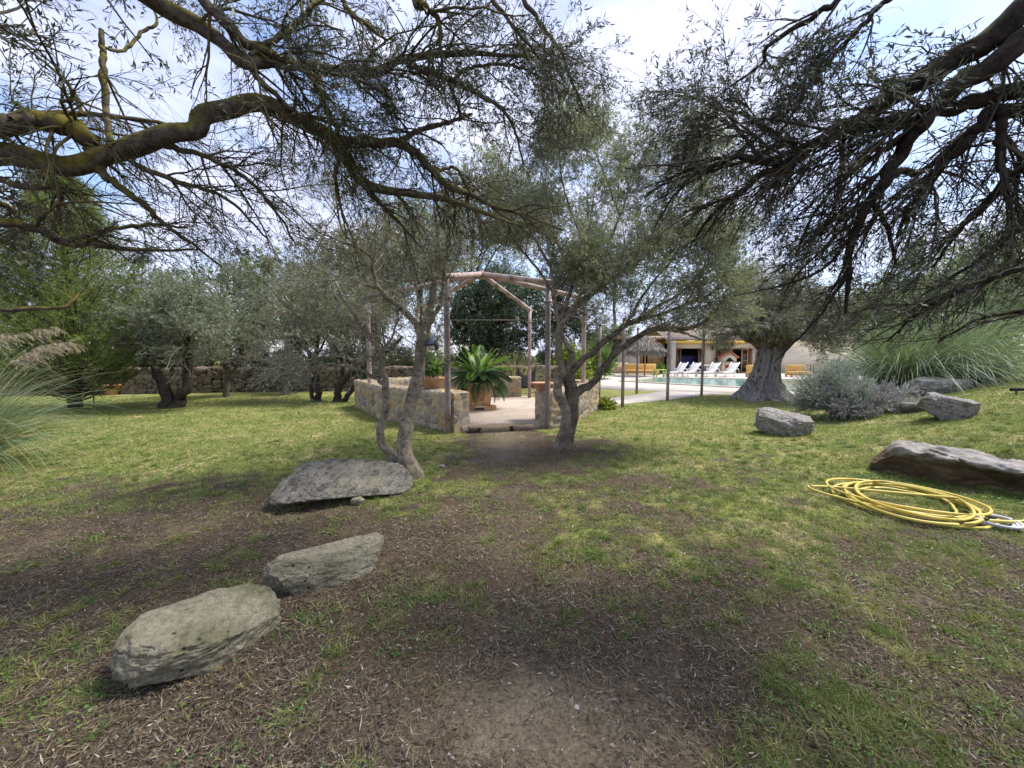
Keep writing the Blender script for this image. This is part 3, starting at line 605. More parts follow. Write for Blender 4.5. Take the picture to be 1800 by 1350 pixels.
def ledgemat():
    m, t, b, o = newmat('ledge_rock'); b.inputs['Roughness'].default_value = .92; b.inputs['Specular IOR Level'].default_value = .15
    pale = ramp(t, [(.36, (.13, .115, .10)), (.62, (.36, .335, .31))]); t.links.new(noise(t, 5, 8, .7), pale.inputs[0])
    earth = ramp(t, [(.3, (.05, .036, .024)), (.55, (.12, .085, .05)), (.75, (.2, .125, .06))]); t.links.new(noise(t, 4, 8, .7, sq=(1.5, 1.5, .8)), earth.inputs[0])
    s = N(t, 'ShaderNodeSeparateXYZ'); t.links.new(N(t, 'ShaderNodeTexCoord').outputs['Object'], s.inputs[0])
    ad = N(t, 'ShaderNodeMath', operation='MULTIPLY_ADD'); ad.inputs[1].default_value = .22; t.links.new(noise(t, 6, 6), ad.inputs[0]); t.links.new(s.outputs[2], ad.inputs[2])
    r = ramp(t, [(.36, (0, 0, 0)), (.43, (1, 1, 1))]); t.links.new(ad.outputs[0], r.inputs[0])
    t.links.new(mixc(t, r.outputs[0], earth.outputs[0], pale.outputs[0]), b.inputs['Base Color'])
    n1 = bump(t, b, noise(t, 12, 9, .7), .8, .03); bump(t, b, noise(t, 60, 6, .7), .6, .006, n1); return m
tag(mesh_np('rock_ledge', V, Q, ledgemat(), smooth=True), 'long pale capped rock ledge with earthy face behind the yellow hose', 'rock ledge')

# ------------------------------------------------------------------ yellow hose
rg = np.random.default_rng(12)
hc = G(1592, 886); pts = []
ca, sa = math.cos(R(-36)), math.sin(R(-36))
def hp(a, rx, ry, ox=0, oy=0, z=.02):
    ux, uy = rx * math.cos(a) + ox, ry * math.sin(a) + oy; X_, Y_ = hc[0] + ux * ca - uy * sa, hc[1] + ux * sa + uy * ca
    return (X_, Y_, gz(X_, Y_) + z)
loops = 8; nper = 40
for i in range(loops * nper):
    f = i / nper; l = int(f); a = f * 2 * math.pi + .8
    rx = .52 + .12 * math.sin(l * 2.3) + .05 * math.sin(f * 1.3); ry = .58 + .11 * math.sin(l * 1.7 + 1) + .03 * math.sin(f * 2.1)
    ox = .09 * math.sin(l * 3.1) ; oy = .07 * math.cos(l * 2.2)
    pts.append(hp(a, rx, ry, ox, oy, .016 + .010 * l + .012 * math.sin(a * 3 + l)))
pts = np.array(pts); ker = np.ones(9) / 9
sm = np.stack([np.convolve(np.pad(pts[:, i], 4, mode='edge'), ker, 'valid') for i in range(3)], -1)
e = sm[-1]; sm = np.vstack([sm, resample([e, hp(3.4, .78, .3, -.05, -.05, .06), hp(4.4, .8, .42, 0, -.05, .05), hp(5.35, .85, .34, .0, 0, .05), hp(5.9, .88, .2, .0, -.02, .06)], 40)[2:]])
hose = thing('garden_hose', 'coiled yellow garden hose lying on the grass before the rock ledge', 'hose', (hc[0], hc[1], gz(hc[0], hc[1])))
org = np.array([hc[0], hc[1], gz(hc[0], hc[1])])
MB().tube(sm - org, .0135, 8).build('hose_pipe', M['hose'], hose, smooth=True)
tl = np.array([hp(6.2 + i * .0, 1.22, .3, .02 * i, .0, .07) for i in range(2)])
e2 = sm[-1] - org; dv = nrm(sm[-1] - sm[-4])
MB().tube([e2 - dv * .01, e2 + dv * .05], .017, 10).tube([e2 + dv * .05, e2 + dv * .09], .010, 10).build('hose_coupling', M['iron'], hose)
# looped grey hose end
pt2 = []
for i in range(150):
    f = i / 42; a = f * 2 * math.pi; pt2.append(hp(0, 0, 0, (.50 + .13 * math.cos(a) + .02 * f), -.20 + .15 * math.sin(a) - .02 * f, .018 + .012 * f))
gh = thing('grey_hose', 'short pale grey hose looped at the right end of the yellow coil', 'hose', pt2[0])
MB().tube(np.array(pt2) - np.array(pt2[0]), .012, 8).build('hose_pipe', M['hose_grey'], gh, smooth=True)
a_ = np.array(pt2[-1]) - np.array(pt2[0]); MB().tube([a_, a_ + np.array([.05, .01, 0])], .016, 8).build('hose_coupling', M['iron'], gh)

# ------------------------------------------------------------------ stone walls
def stone_wall(name, label, line, h, th, mat, cell=.2, du=.045, bumpd=.03, seed=0, closed=False, top_wob=.02, base=-.1):
    line = np.asarray(line, float); seg = np.linalg.norm(np.diff(line, axis=0), axis=1); cum = np.r_[0, np.cumsum(seg)]
    # offset lines (mitred)
    dirs = np.diff(line, axis=0) / seg[:, None]; nor = np.c_[-dirs[:, 1], dirs[:, 0]]
    mit = np.zeros_like(line); mit[0] = nor[0]; mit[-1] = nor[-1]
    for i in range(1, len(line) - 1):
        m_ = nor[i - 1] + nor[i]; m_ /= np.linalg.norm(m_); mit[i] = m_ / max(.4, m_ @ nor[i])
    A = line - mit * th / 2; B = line + mit * th / 2
    ns = max(4, int(cum[-1] / du)); us = np.unique(np.r_[np.linspace(0, cum[-1], ns), cum])
    def along(Lx): return np.stack([np.interp(us, cum, Lx[:, 0]), np.interp(us, cum, Lx[:, 1])], -1)
    a, b, c = along(A), along(B), along(line)
    nz_ = max(4, int((h - base) / du)); nt_ = max(3, int(th / du))
    prof = [('a', zz) for zz in np.linspace(base, h, nz_)] + [('t', q) for q in np.linspace(0, 1, nt_ + 1)[1:-1]] + [('b', zz) for zz in np.linspace(h, base, nz_)]
    rows = []; uv = []
    for kd, q in prof:
        if kd == 'a': rows.append(np.c_[a, np.full(len(us), q)]); uv.append(np.c_[us, np.full(len(us), q), np.zeros(len(us))])
        elif kd == 'b': rows.append(np.c_[b, np.full(len(us), q)]); uv.append(np.c_[us + 37, np.full(len(us), q), np.zeros(len(us)) + 5])
        else: rows.append(np.c_[a + (b - a) * q, np.full(len(us), h)]); uv.append(np.c_[us, np.full(len(us), h + q * th), np.zeros(len(us)) + 9])
    V = np.stack(rows, 0); UV = np.stack(uv, 0)
    # end caps as extra rows grids
    m, n = V.shape[:2]; ii = np.arange(m * n).reshape(m, n)
    Q = np.stack([ii[:-1, :-1], ii[:-1, 1:], ii[1:, 1:], ii[1:, :-1]], -1).reshape(-1, 4)
    gr = np.gradient(V, axis=1); gc = np.gradient(V, axis=0); nn = nrm(np.cross(gr, gc))
    Vl = [V.reshape(-1, 3)]; Ul = [UV.reshape(-1, 3)]; Nl = [nn.reshape(-1, 3)]; Ql = [Q]; off_ = m * n
    for e, sgn in ((0, -1), (len(us) - 1, 1)):
        na = max(3, int(th / du)); za = np.linspace(base, h, nz_); q = np.linspace(0, 1, na + 1)
        gp = np.stack([a[e] + (b[e] - a[e]) * t_ for t_ in q], 0)
        C = np.zeros((na + 1, nz_, 3)); C[..., 0] = gp[:, 0][:, None]; C[..., 1] = gp[:, 1][:, None]; C[..., 2] = za
        jj = np.arange((na + 1) * nz_).reshape(na + 1, nz_) + off_
        qq = np.stack([jj[:-1, :-1], jj[1:, :-1], jj[1:, 1:], jj[:-1, 1:]], -1).reshape(-1, 4)
        Ql.append(qq if sgn < 0 else qq[:, ::-1]); Vl.append(C.reshape(-1, 3)); dv_ = dirs[0] * -1 if e == 0 else dirs[-1]
        Nl.append(np.tile(np.r_[dv_, 0], ((na + 1) * nz_, 1))); Ul.append(np.stack([np.repeat(q * th, nz_) + 80 + e, np.tile(za, na + 1), np.zeros((na + 1) * nz_)], -1)); off_ += (na + 1) * nz_
    V = np.concatenate(Vl); UV = np.concatenate(Ul); NN = np.concatenate(Nl); Q = np.concatenate(Ql)
    # stones: jittered cells
    w = UV[:, :2] / np.array([cell * 1.25, cell * .85]); w = w + .25 * np.stack([fbm(UV * 6, 2, 1), fbm(UV * 6 + 9, 2, 2)], -1); fc = np.floor(w).astype(np.int64); sd_ = np.round(UV[:, 2]).astype(np.int64) + seed
    d1 = np.full(len(w), 9.); d2 = np.full(len(w), 9.); cid = np.zeros(len(w))
    for dx in (-1, 0, 1):
        for dy in (-1, 0, 1):
            ci, cj = fc[:, 0] + dx, fc[:, 1] + dy; jx = hash3(ci, cj, sd_, 1); jy = hash3(ci, cj, sd_, 2)
            dd = np.hypot(w[:, 0] - ci - .1 - .8 * jx, w[:, 1] - cj - .1 - .8 * jy); new = dd < d1
            d2 = np.where(new, d1, np.minimum(d2, dd)); cid = np.where(new, hash3(ci, cj, sd_, 3), cid); d1 = np.where(new, dd, d1)
    edge = np.clip((d2 - d1) / .5, 0, 1)
    tp = np.ones(len(V)); tp[:m * n] = np.tile(sstep(0, .09, np.minimum(us, us[-1] - us)), m); tp[m * n:] = np.clip(np.minimum(np.abs(UV[m * n:, 0] % 1e9 - 80) % 1e9, 1), 0, 1) * 0 + .25
    V = V + NN * tp[:, None] * (bumpd * sstep(.05, .45, edge) + bumpd * .5 * (cid - .5) + .5 * bumpd * (fbm(V * 12, 3, 6) - .5))[:, None]
    V[:, 2] += top_wob * (fbm2(V[:, 0], V[:, 1], 2.5, 3, 8) - .5) * 2 * (V[:, 2] > h - .06)
    o = mesh_np(name, V, Q, mat, vattr={'cell': cid, 'edge': edge}, smooth=True); return o
cw = stone_wall('stone_wall', '', [(-1.02, 7.74), (-3.1, 9.5), (-4.5, 11.6), (-3.2, 13.4), (.32, 13.35)], .79, .42, M['rubble'], .19, .04, .035, 2)
tag(cw, 'low rubble stone wall round the left and back of the gazebo', 'stone wall')
cw = stone_wall('stone_wall', '', [(.62, 8.25), (1.12, 8.55), (2.25, 11.0), (1.5, 12.5)], .78, .42, M['rubble'], .19, .04, .035, 5)
tag(cw, 'low rubble stone wall on the right side of the gazebo', 'stone wall')
st = stone_wall('stone_step', '', [(-.86, 7.66), (.42, 8.0)], .12, .26, M['drystone'], .7, .04, .012, 9)
tag(st, 'worn dark stone step at the gazebo opening', 'step')
dw = stone_wall('stone_wall', '', [(-19.5, 14.6), (-12, 16.4), (-4, 17.6), (3, 19)], 1.0, .5, M['drystone'], .24, .06, .06, 12, top_wob=.1)
tag(dw, 'long dark dry stone boundary wall behind the left lawn trees', 'stone wall')

# ------------------------------------------------------------------ gazebo frame
PX = [FL, FR, gR, gRR, gRL, gL]; HT = 3.03
apex = P(846, 483, 10.3)
gaz = thing('gazebo', 'rose painted steel pipe gazebo frame with six posts and rafters to a peak', 'gazebo', (apex[0], apex[1], 0))
o3 = np.array([apex[0], apex[1], 0.])
for i, p_ in enumerate(PX):
    base = np.array([p_[0], p_[1], 0 if i < 2 else FLOORZ]); base[2] -= .05; topp = np.array([p_[0], p_[1], HT])
    mt = M['mauve_steel'] if i < 2 else M['rose_steel']  # front posts get a darker tone, canopy shade put into their colour
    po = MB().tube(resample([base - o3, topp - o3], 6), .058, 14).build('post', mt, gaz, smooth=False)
    for f_ in po.data.polygons: f_.use_smooth = len(f_.vertices) == 4
    cz = HT - .38
    MB().tube([np.array([p_[0], p_[1], cz]) - o3, np.array([p_[0], p_[1], cz + .035]) - o3], .088, 14).build('collar', M['rose_steel'], po).location = (0, 0, 0)
    d = nrm(topp - apex); MB().tube(resample([apex - o3 + np.array([0, 0, .02]), topp - o3 + d * .14 + np.array([0, 0, .04])], 6), .062, 12).build('rafter', M['rose_steel'], gaz, smooth=True)
MB().lathe([(.02, -.12), (.11, -.1), (.12, .06), (.05, .1)], apex - o3, 14).build('hub', M['rose_steel'], gaz)
for i in range(6):
    a, b = PX[i], PX[(i + 1) % 6]
    if i == 0: continue
    zt = HT - .3; MB().tube([np.array([a[0], a[1], zt]) - o3, np.array([b[0], b[1], zt]) - o3], .006, 5).build('tie_rod', M['rose_steel'], gaz)
# row of free standing posts beside the path
gp = 'slim mauve posts along the concrete path'
labs = ['slim mauve post at the near edge of the path beside the yellow green shrub', 'slim mauve post second along the near edge of the path', 'slim mauve post at the near edge of the path closest to the ancient olive',
        'slim mauve post at the far edge of the path behind the forked olive', 'slim mauve post at the far edge of the path in front of the thatched parasol']
for lb, (px_, py_) in zip(labs, ((1094, 716), (1173, 704), (1233, 696), (1053, 700), (1119, 692))):
    q = G(px_, py_); t_ = thing('metal_post', lb, 'post', (q[0], q[1], q[2]), 0, gp)
    MB().tube(resample([(0, 0, -.05), (0, 0, 2.62)], 5), .05, 12).build('shaft', M['mauve_steel'], t_, smooth=True)
    MB().lathe([(.058, 0), (.06, .03), (.03, .045)], (0, 0, 2.62), 12).build('cap', M['mauve_steel'], t_)

# ------------------------------------------------------------------ trees
GT = 'olive trees in the garden'
def tree_obj(name, label, cat, base, group=None): return thing(name, label, cat, base, 0, group)
def tubes_obj(name, PR, mat, parent, org, k=8, smooth=True):
    Vs, Qs, n = [], [], 0
    for Pp, Rr in PR:
        if len(Pp) == 0: continue
        V, Q = tubes(Pp, Rr, k); Vs.append(V - org); Qs.append(Q + n); n += len(V)
    return mesh_np(name, np.concatenate(Vs), np.concatenate(Qs), mat, parent, smooth=smooth)
def leaf_obj(name, VQ, mat, parent, org): V, Q, r = VQ; return mesh_np(name, V - org, Q, mat, parent, fattr={'rnd': r})
def keepP(PR, m): return PR[0][m], PR[1][m]
def limb3(pts, rad, n=26, rng=None, wob=.02):
    p = resample(pts, n); r = np.interp(np.linspace(0, len(pts) - 1, n), np.arange(len(pts)), rad)
    if rng is not None: p[1:] += rng.normal(0, 1, (n - 1, 3)) * np.minimum(wob, r[1:, None] * .3)
    return p, r
def trunk_obj(name, pr, mat, parent, org, k=28, amp=.16, seed=0, n=90, flute=.10, tw=2.0, flare=0):
    p_ = resample(pr[0], n); r_ = np.interp(np.linspace(0, 1, n), np.linspace(0, 1, len(pr[1])), pr[1])
    s_ = np.r_[0, np.cumsum(np.linalg.norm(np.diff(p_, axis=0), axis=1))]
    V, Q = tubes(p_[None], r_[None], k); V = V.reshape(n, k, 3); th = np.arange(k) * 2 * math.pi / k
    o_ = V - p_[:, None]; f = 1 + flute * np.sin(3 * th[None] + tw * s_[:, None] * 2 + seed) + flute * .6 * np.sin(5 * th[None] - tw * s_[:, None] * 3 + seed * 2)
    f = f + amp * 2.2 * (fbm(V * 5.5 + seed, 4, seed) - .5) + amp * (fbm(V * 18 + seed, 3, seed + 1) - .5)
    if flare: f = f * (1 + flare * np.exp(-s_ / .16)[:, None] * (1 + .55 * np.sin(4 * th[None] + seed)))
    return mesh_np(name, (p_[:, None] + o_ * f[..., None]).reshape(-1, 3) - org, Q, mat, parent, smooth=True)
def prune(PR, zl):
    zz = PR[0][:, :, 2].min(1); return keepP(PR, zz > (zl(PR[0][:, -1, 0]) if callable(zl) else zl))
def stack(lst): return np.stack([p for p, r in lst]), np.stack([r for p, r in lst])

# --- overhead tree at the left, its trunk just outside the frame
rng = np.random.default_rng(21)
tb = np.array([-4.7, 1.9, 0.]); t1 = tree_obj('olive_tree', 'overhanging mossy olive tree whose limbs arch in from the left edge', 'tree', tb, GT)
crotch = P(-420, 330, 2.0)
trunk = limb3([(-4.7, 1.9, -.1), (-4.75, 1.92, .4), (-4.62, 1.9, 1.1), crotch + [-.15, 0, -.25], crotch], [.36, .25, .21, .18, .12], rng=rng)
LL = [
 [(-420, 330, 2.0, 50), (-150, 290, 2.2, 46), (0, 272, 2.35, 40), (65, 285, 2.4, 41), (130, 290, 2.45, 38), (200, 268, 2.5, 36), (290, 240, 2.58, 33), (350, 218, 2.65, 34), (392, 192, 2.7, 33), (440, 180, 2.78, 30), (495, 195, 2.86, 27), (545, 222, 2.95, 27), (592, 252, 3.0, 26), (640, 316, 3.1, 20), (700, 335, 3.2, 15), (785, 352, 3.35, 11), (870, 382, 3.5, 7), (930, 400, 3.6, 3)],
 [(592, 252, 3.0, 22), (640, 248, 3.05, 19), (700, 254, 3.12, 17), (735, 272, 3.2, 16), (765, 305, 3.3, 14), (800, 334, 3.4, 13), (830, 342, 3.5, 10), (870, 362, 3.6, 8), (930, 380, 3.7, 6), (990, 405, 3.85, 3)],
 [(735, 262, 3.15, 8), (760, 300, 3.3, 6), (800, 295, 3.4, 6), (820, 330, 3.5, 4)],
 [(700, 250, 3.12, 11), (740, 228, 3.15, 10), (790, 215, 3.2, 7), (830, 200, 3.3, 4)],
 [(-100, -260, 2.0, 44), (120, -110, 2.2, 38), (262, -5, 2.4, 32), (330, 38, 2.5, 28), (395, 75, 2.58, 26), (432, 108, 2.62, 24), (500, 106, 2.7, 19), (575, 126, 2.8, 18), (660, 126, 2.9, 18), (700, 106, 2.95, 15), (760, 96, 3.0, 12), (850, 94, 3.1, 9), (930, 100, 3.2, 5), (985, 112, 3.3, 3)],
 [(150, -260, 2.1, 30), (290, -90, 2.3, 24), (362, 0, 2.45, 20), (400, 42, 2.52, 19), (436, 78, 2.6, 18), (480, 95, 2.65, 14), (535, 122, 2.72, 12), (568, 175, 2.8, 11), (585, 215, 2.85, 9), (600, 245, 2.95, 8)],
 [(432, 108, 2.6, 15), (455, 140, 2.63, 12), (490, 172, 2.7, 10), (520, 200, 2.8, 9), (560, 210, 2.9, 7), (640, 230, 3.05, 4)],
 [(440, 96, 2.6, 9), (500, 60, 2.7, 10), (530, 30, 2.75, 10), (555, 5, 2.8, 9), (580, -40, 2.9, 8)],
 [(590, -30, 2.8, 9), (610, 15, 2.82, 8), (645, 45, 2.85, 8), (680, 70, 2.9, 4)],
 [(690, -60, 2.6, 16), (735, 5, 2.7, 14), (770, 35, 2.75, 9), (775, 90, 2.8, 6), (782, 160, 2.9, 3)],
 [(718, 112, 2.95, 10), (755, 130, 3.0, 10), (795, 142, 3.05, 10), (840, 165, 3.1, 9), (880, 190, 3.2, 7), (905, 232, 3.3, 5), (920, 290, 3.4, 3)],
 [(790, 140, 3.05, 7), (800, 175, 3.1, 7), (808, 205, 3.15, 6), (770, 222, 3.2, 6), (730, 232, 3.25, 7), (700, 248, 3.3, 7)],
 [(795, 142, 3.05, 6), (830, 118, 3.1, 6), (900, 115, 3.2, 5), (960, 140, 3.35, 3)],
 [(830, -60, 2.7, 10), (870, 5, 2.8, 8), (915, 60, 2.9, 6), (960, 120, 3.05, 4), (985, 170, 3.2, 3)],
 [(880, -80, 2.7, 11), (925, 5, 2.8, 9), (960, 55, 2.9, 7), (988, 95, 3.0, 6), (1005, 140, 3.1, 4), (1030, 200, 3.2, 2.5)],
 [(-300, 240, 2.1, 40), (-100, 218, 2.2, 38), (0, 222, 2.3, 37), (60, 214, 2.4, 35), (120, 218, 2.45, 33), (150, 236, 2.47, 30), (165, 268, 2.48, 24)],
 [(20, 210, 2.3, 10), (100, 200, 2.45, 10), (200, 204, 2.6, 8), (290, 218, 2.75, 6), (360, 240, 2.95, 4)],
 [(178, 52, 2.6, 8), (181, 110, 2.58, 10), (186, 180, 2.55, 11), (194, 255, 2.5, 11)],
 [(182, 85, 2.6, 5), (220, 88, 2.7, 6), (250, 55, 2.8, 6), (275, 40, 2.85, 5), (268, 5, 2.9, 3)],
 [(30, 73, 2.6, 3), (80, 110, 2.62, 5), (125, 155, 2.6, 6), (142, 200, 2.5, 7)],
 [(168, 285, 2.48, 17), (195, 318, 2.52, 15), (245, 355, 2.6, 11), (290, 395, 2.7, 8), (340, 430, 2.85, 5), (390, 470, 3.0, 3)],
 [(280, 252, 2.58, 12), (340, 268, 2.7, 10), (390, 288, 2.8, 9), (440, 320, 2.9, 7), (490, 380, 3.05, 5), (520, 430, 3.15, 3)],
 [(210, 270, 2.5, 12), (260, 300, 2.6, 10), (330, 325, 2.75, 8), (400, 350, 2.9, 6), (470, 420, 3.1, 3)],
 [(-160, 400, 2.1, 22), (0, 392, 2.3, 17), (60, 400, 2.4, 16), (110, 425, 2.5, 13), (190, 432, 2.65, 10), (260, 440, 2.85, 7), (340, 438, 3.0, 4)],
 [(100, 425, 2.5, 10), (160, 412, 2.55, 8), (250, 395, 2.7, 7), (330, 400, 2.9, 4)],
 [(-150, 548, 2.4, 12), (0, 545, 2.6, 9), (60, 542, 2.7, 8), (112, 540, 2.8, 7), (140, 515, 2.9, 4), (160, 490, 2.95, 2)],
 [(-60, 300, 2.3, 14), (60, 330, 2.4, 10), (105, 325, 2.45, 9), (100, 370, 2.5, 6), (90, 400, 2.55, 3)],
 [(640, 316, 3.1, 14), (655, 345, 3.15, 9), (700, 390, 3.3, 6), (745, 440, 3.4, 3)],
 [(600, 262, 3.0, 10), (590, 310, 3.05, 7), (600, 370, 3.15, 4), (610, 420, 3.2, 2.5)],
]
LLp = [(p_, r_ * .85) for p_, r_ in (limb(l, 26, .012, rng) for l in LL)]
mesh_np('trunk', tubes(trunk[0][None], trunk[1][None], 20)[0] - tb, tubes(trunk[0][None], trunk[1][None], 20)[1], M['bark_lichen'], t1, smooth=True)
for i, pr in enumerate(LLp): trunk_obj('limb', pr, M['bark_lichen'], t1, tb, 16, .16, i, 80, .06)
# unseen crown limbs above and behind the frame, added to shade the foreground
HI = [limb3([crotch, tg * .45 + crotch * .55 + [0, 0, .5], tg], [.11, .07, .015], rng=rng, wob=.03) for tg in (np.array(q) for q in
      ((-2.6, 1.2, 5.0), (-1.2, 2.6, 5.3), (-4.2, .2, 5.0), (-2.8, -1.2, 4.6), (-6.4, 2.5, 4.4), (-5.2, 4.2, 4.9), (-3.2, 3.6, 5.4), (-.9, .9, 4.9), (-6.2, .4, 3.9)))]
for p_, r_ in HI: tubes_obj('limb', [(p_[None], r_[None])], M['bark_lichen'], t1, tb, 8)
# the dark leafy mass at the left edge hangs from two short side limbs
LE = [limb(l, 26, .01, rng) for l in ([(-150, 290, 2.2, 20), (-60, 330, 2.5, 14), (30, 370, 2.8, 6)], [(-200, 300, 2.2, 20), (-100, 380, 2.7, 12), (20, 430, 3.1, 5)])]
for p_, r_ in LE: tubes_obj('limb', [(p_[None], r_[None])], M['bark_lichen'], t1, tb, 8)
S = stack(LLp); wl_ = np.array([np.linalg.norm(np.diff(p, axis=0), axis=1).sum() for p in S[0]])
wl_[0] *= .55; den = 7.0 * wl_; d0 = den.copy(); d0[0] = 0; d1 = np.zeros(len(den)); d1[0] = den[0]
B1a = spawn(*S, d0, (.35, .95), (25, 60), 8, .15, (.04, .03, -.05), (.22, 1), .5, .0028, rng, .010); B1b = spawn(*S, d1, (.35, .8), (25, 60), 8, .15, (.04, .05, -.05), (.52, 1), .5, .0028, rng, .010)
B1 = (np.concatenate([B1a[0], B1b[0]]), np.concatenate([B1a[1], B1b[1]]))
zl1 = 2.12; B1 = prune(B1, zl1)
B2 = spawn(*B1, 8, (.18, .5), (25, 60), 7, .16, (.02, .01, -.07), (.12, 1), .6, .0018, rng, .005)
B2 = prune(B2, zl1); B3 = prune(spawn(*B2, 5.6, (.07, .26), (25, 65), 5, .2, (.0, .0, -.05), (.1, 1), .6, .0012, rng, .0024), zl1)
tubes_obj('twigs', [B1, B2], M['twig_moss'], t1, tb, 5); tubes_obj('fine_twigs', [B3], M['twig_moss'], t1, tb, 3)
el = (B3[0][:, 2, 2] - EYE) / np.maximum(B3[0][:, 2, 1], .3); xx = B3[0][:, 2, 0] / np.maximum(B3[0][:, 2, 1], .3)
kp = rng.uniform(0, 1, len(el)) < np.clip(.18 + .9 * sstep(.38, .72, el) - .75 * np.exp(-((xx + .95) / .45) ** 2 - ((el - .60) / .13) ** 2), .06, 1) * (.45 + .9 * sstep(.35, .6, fbm(B3[0][:, 2] * 3.5, 2, 3)))
lv1 = leaves(B3[0][kp], 6.5, (.026, .048), (.0065, .010), rng, (.05, 1), (25, 70), True)
leaf_obj('foliage', lv1, M['olive_backlit'], t1, tb)
E1 = spawn(*stack(LE), 8, (.25, .6), (25, 70), 6, .18, (0, 0, -.04), (.3, 1), .5, .0025, rng, .007)
E2 = spawn(*E1, 9, (.12, .3), (25, 65), 5, .2, (0, 0, -.05), (.1, 1), .6, .0014, rng, .003)
H1 = spawn(*stack(HI), 12, (.6, 1.4), (30, 65), 7, .16, (0, 0, -.03), (.25, 1), .5, .004, rng, .015); H2 = spawn(*H1, 3, (.25, .6), (25, 65), 5, .2, (0, 0, -.04), (.1, 1), .6, .002, rng, .004)
tubes_obj('twigs', [E1, E2], M['twig_dark'], t1, tb, 4); leaf_obj('foliage', leaves(E2[0], 16, (.03, .055), (.008, .013), rng, (.05, 1), (25, 70), True), M['olive_backlit'], t1, tb)
tubes_obj('twigs', [H1, H2], M['twig_dark'], t1, tb, 4); leaf_obj('foliage', leaves(H2[0], 13, (.05, .08), (.016, .024), rng), M['olive_backlit'], t1, tb)

# --- overhead tree at the right
rng = np.random.default_rng(33)
tb = np.array([5.3, 1.5, 0.]); t2 = tree_obj('olive_tree', 'overhanging dark olive tree whose limbs sweep down from the upper right corner', 'tree', tb, GT)
crotch = np.array([4.9, 1.7, 3.3])
trunk = limb3([(5.3, 1.5, -.2), (5.35, 1.5, .6), (5.2, 1.55, 1.8), (4.98, 1.66, 2.9), crotch], [.42, .28, .24, .2, .14], rng=rng)
RL = [
 [(2300, -330, 2.0, 70), (2000, -110, 2.0, 60), (1800, 20, 2.1, 48), (1735, 72, 2.15, 44), (1660, 118, 2.2, 38), (1580, 165, 2.28, 32), (1500, 214, 2.36, 26), (1430, 252, 2.45, 22), (1380, 288, 2.52, 17), (1330, 315, 2.6, 12), (1285, 350, 2.7, 9), (1240, 392, 2.8, 6), (1212, 435, 2.9, 3)],
 [(1372, 286, 2.52, 15), (1330, 285, 2.56, 14), (1300, 274, 2.6, 12), (1262, 288, 2.66, 10), (1215, 310, 2.75, 7), (1180, 350, 2.85, 4), (1150, 400, 2.95, 2)],
 [(1342, 286, 2.56, 9), (1322, 260, 2.6, 8), (1300, 232, 2.65, 7), (1255, 205, 2.75, 4), (1220, 195, 2.85, 2)],
 [(1400, 250, 2.5, 12), (1370, 243, 2.6, 12), (1345, 225, 2.7, 9), (1300, 200, 2.8, 5), (1250, 190, 2.9, 3)],
 [(2000, -10, 2.0, 50), (1800, 72, 2.05, 44), (1720, 130, 2.1, 38), (1655, 175, 2.15, 32), (1622, 215, 2.2, 28), (1592, 258, 2.25, 25), (1562, 310, 2.3, 22), (1530, 352, 2.36, 20), (1505, 400, 2.42, 16), (1494, 450, 2.46, 12), (1489, 500, 2.5, 9), (1486, 552, 2.52, 5)],
 [(1562, 310, 2.3, 12), (1590, 300, 2.35, 12), (1610, 305, 2.4, 11), (1650, 280, 2.4, 10), (1700, 235, 2.4, 10), (1790, 190, 2.3, 14)],
 [(2000, 110, 2.0, 40), (1800, 152, 2.1, 32), (1700, 182, 2.2, 28), (1605, 213, 2.3, 24), (1535, 214, 2.4, 18), (1480, 235, 2.5, 13), (1430, 262, 2.6, 8), (1390, 300, 2.7, 4)],
 [(2000, 160, 2.0, 34), (1800, 188, 2.1, 27), (1740, 202, 2.15, 24), (1700, 248, 2.2, 18), (1645, 300, 2.3, 13), (1600, 360, 2.4, 8), (1575, 420, 2.5, 4)],
 [(1765, 190, 2.1, 18), (1756, 258, 2.12, 15), (1764, 318, 2.15, 11), (1778, 372, 2.2, 6)],
 [(2000, 430, 2.2, 20), (1800, 470, 2.4, 13), (1720, 500, 2.5, 11), (1650, 530, 2.6, 9), (1600, 562, 2.7, 7), (1560, 600, 2.8, 3)],
 [(2000, 520, 2.3, 16), (1800, 545, 2.5, 10), (1720, 562, 2.6, 7), (1650, 600, 2.75, 4)],
 [(1620, -120, 2.2, 18), (1510, -30, 2.3, 13), (1460, 10, 2.35, 11), (1395, 50, 2.45, 9), (1345, 85, 2.55, 8), (1340, 112, 2.6, 6), (1290, 148, 2.7, 4), (1240, 185, 2.8, 2)],
 [(1500, 470, 2.45, 7), (1470, 512, 2.5, 6), (1440, 556, 2.55, 5), (1405, 594, 2.6, 4), (1376, 622, 2.7, 3), (1358, 640, 2.75, 1.5)],
 [(1700, -80, 2.2, 14), (1560, 0, 2.3, 10), (1520, 40, 2.35, 9), (1470, 95, 2.45, 6), (1430, 150, 2.55, 3)],
 [(1620, 215, 2.2, 16), (1560, 260, 2.28, 12), (1500, 300, 2.36, 9), (1440, 360, 2.5, 6), (1400, 440, 2.6, 3)],
 [(1480, 236, 2.5, 10), (1480, 290, 2.52, 8), (1470, 350, 2.56, 6), (1440, 420, 2.6, 3)],
 [(1530, 352, 2.36, 10), (1560, 400, 2.4, 8), (1575, 470, 2.45, 4)],
 [(1850, 250, 2.1, 22), (1760, 330, 2.2, 14), (1690, 400, 2.3, 9), (1640, 470, 2.4, 4)],
 [(1850, 330, 2.2, 18), (1770, 420, 2.3, 12), (1700, 470, 2.45, 7), (1620, 520, 2.55, 3)],
 [(1505, 400, 2.42, 9), (1450, 470, 2.5, 6), (1380, 500, 2.6, 4), (1290, 520, 2.7, 2)],
]
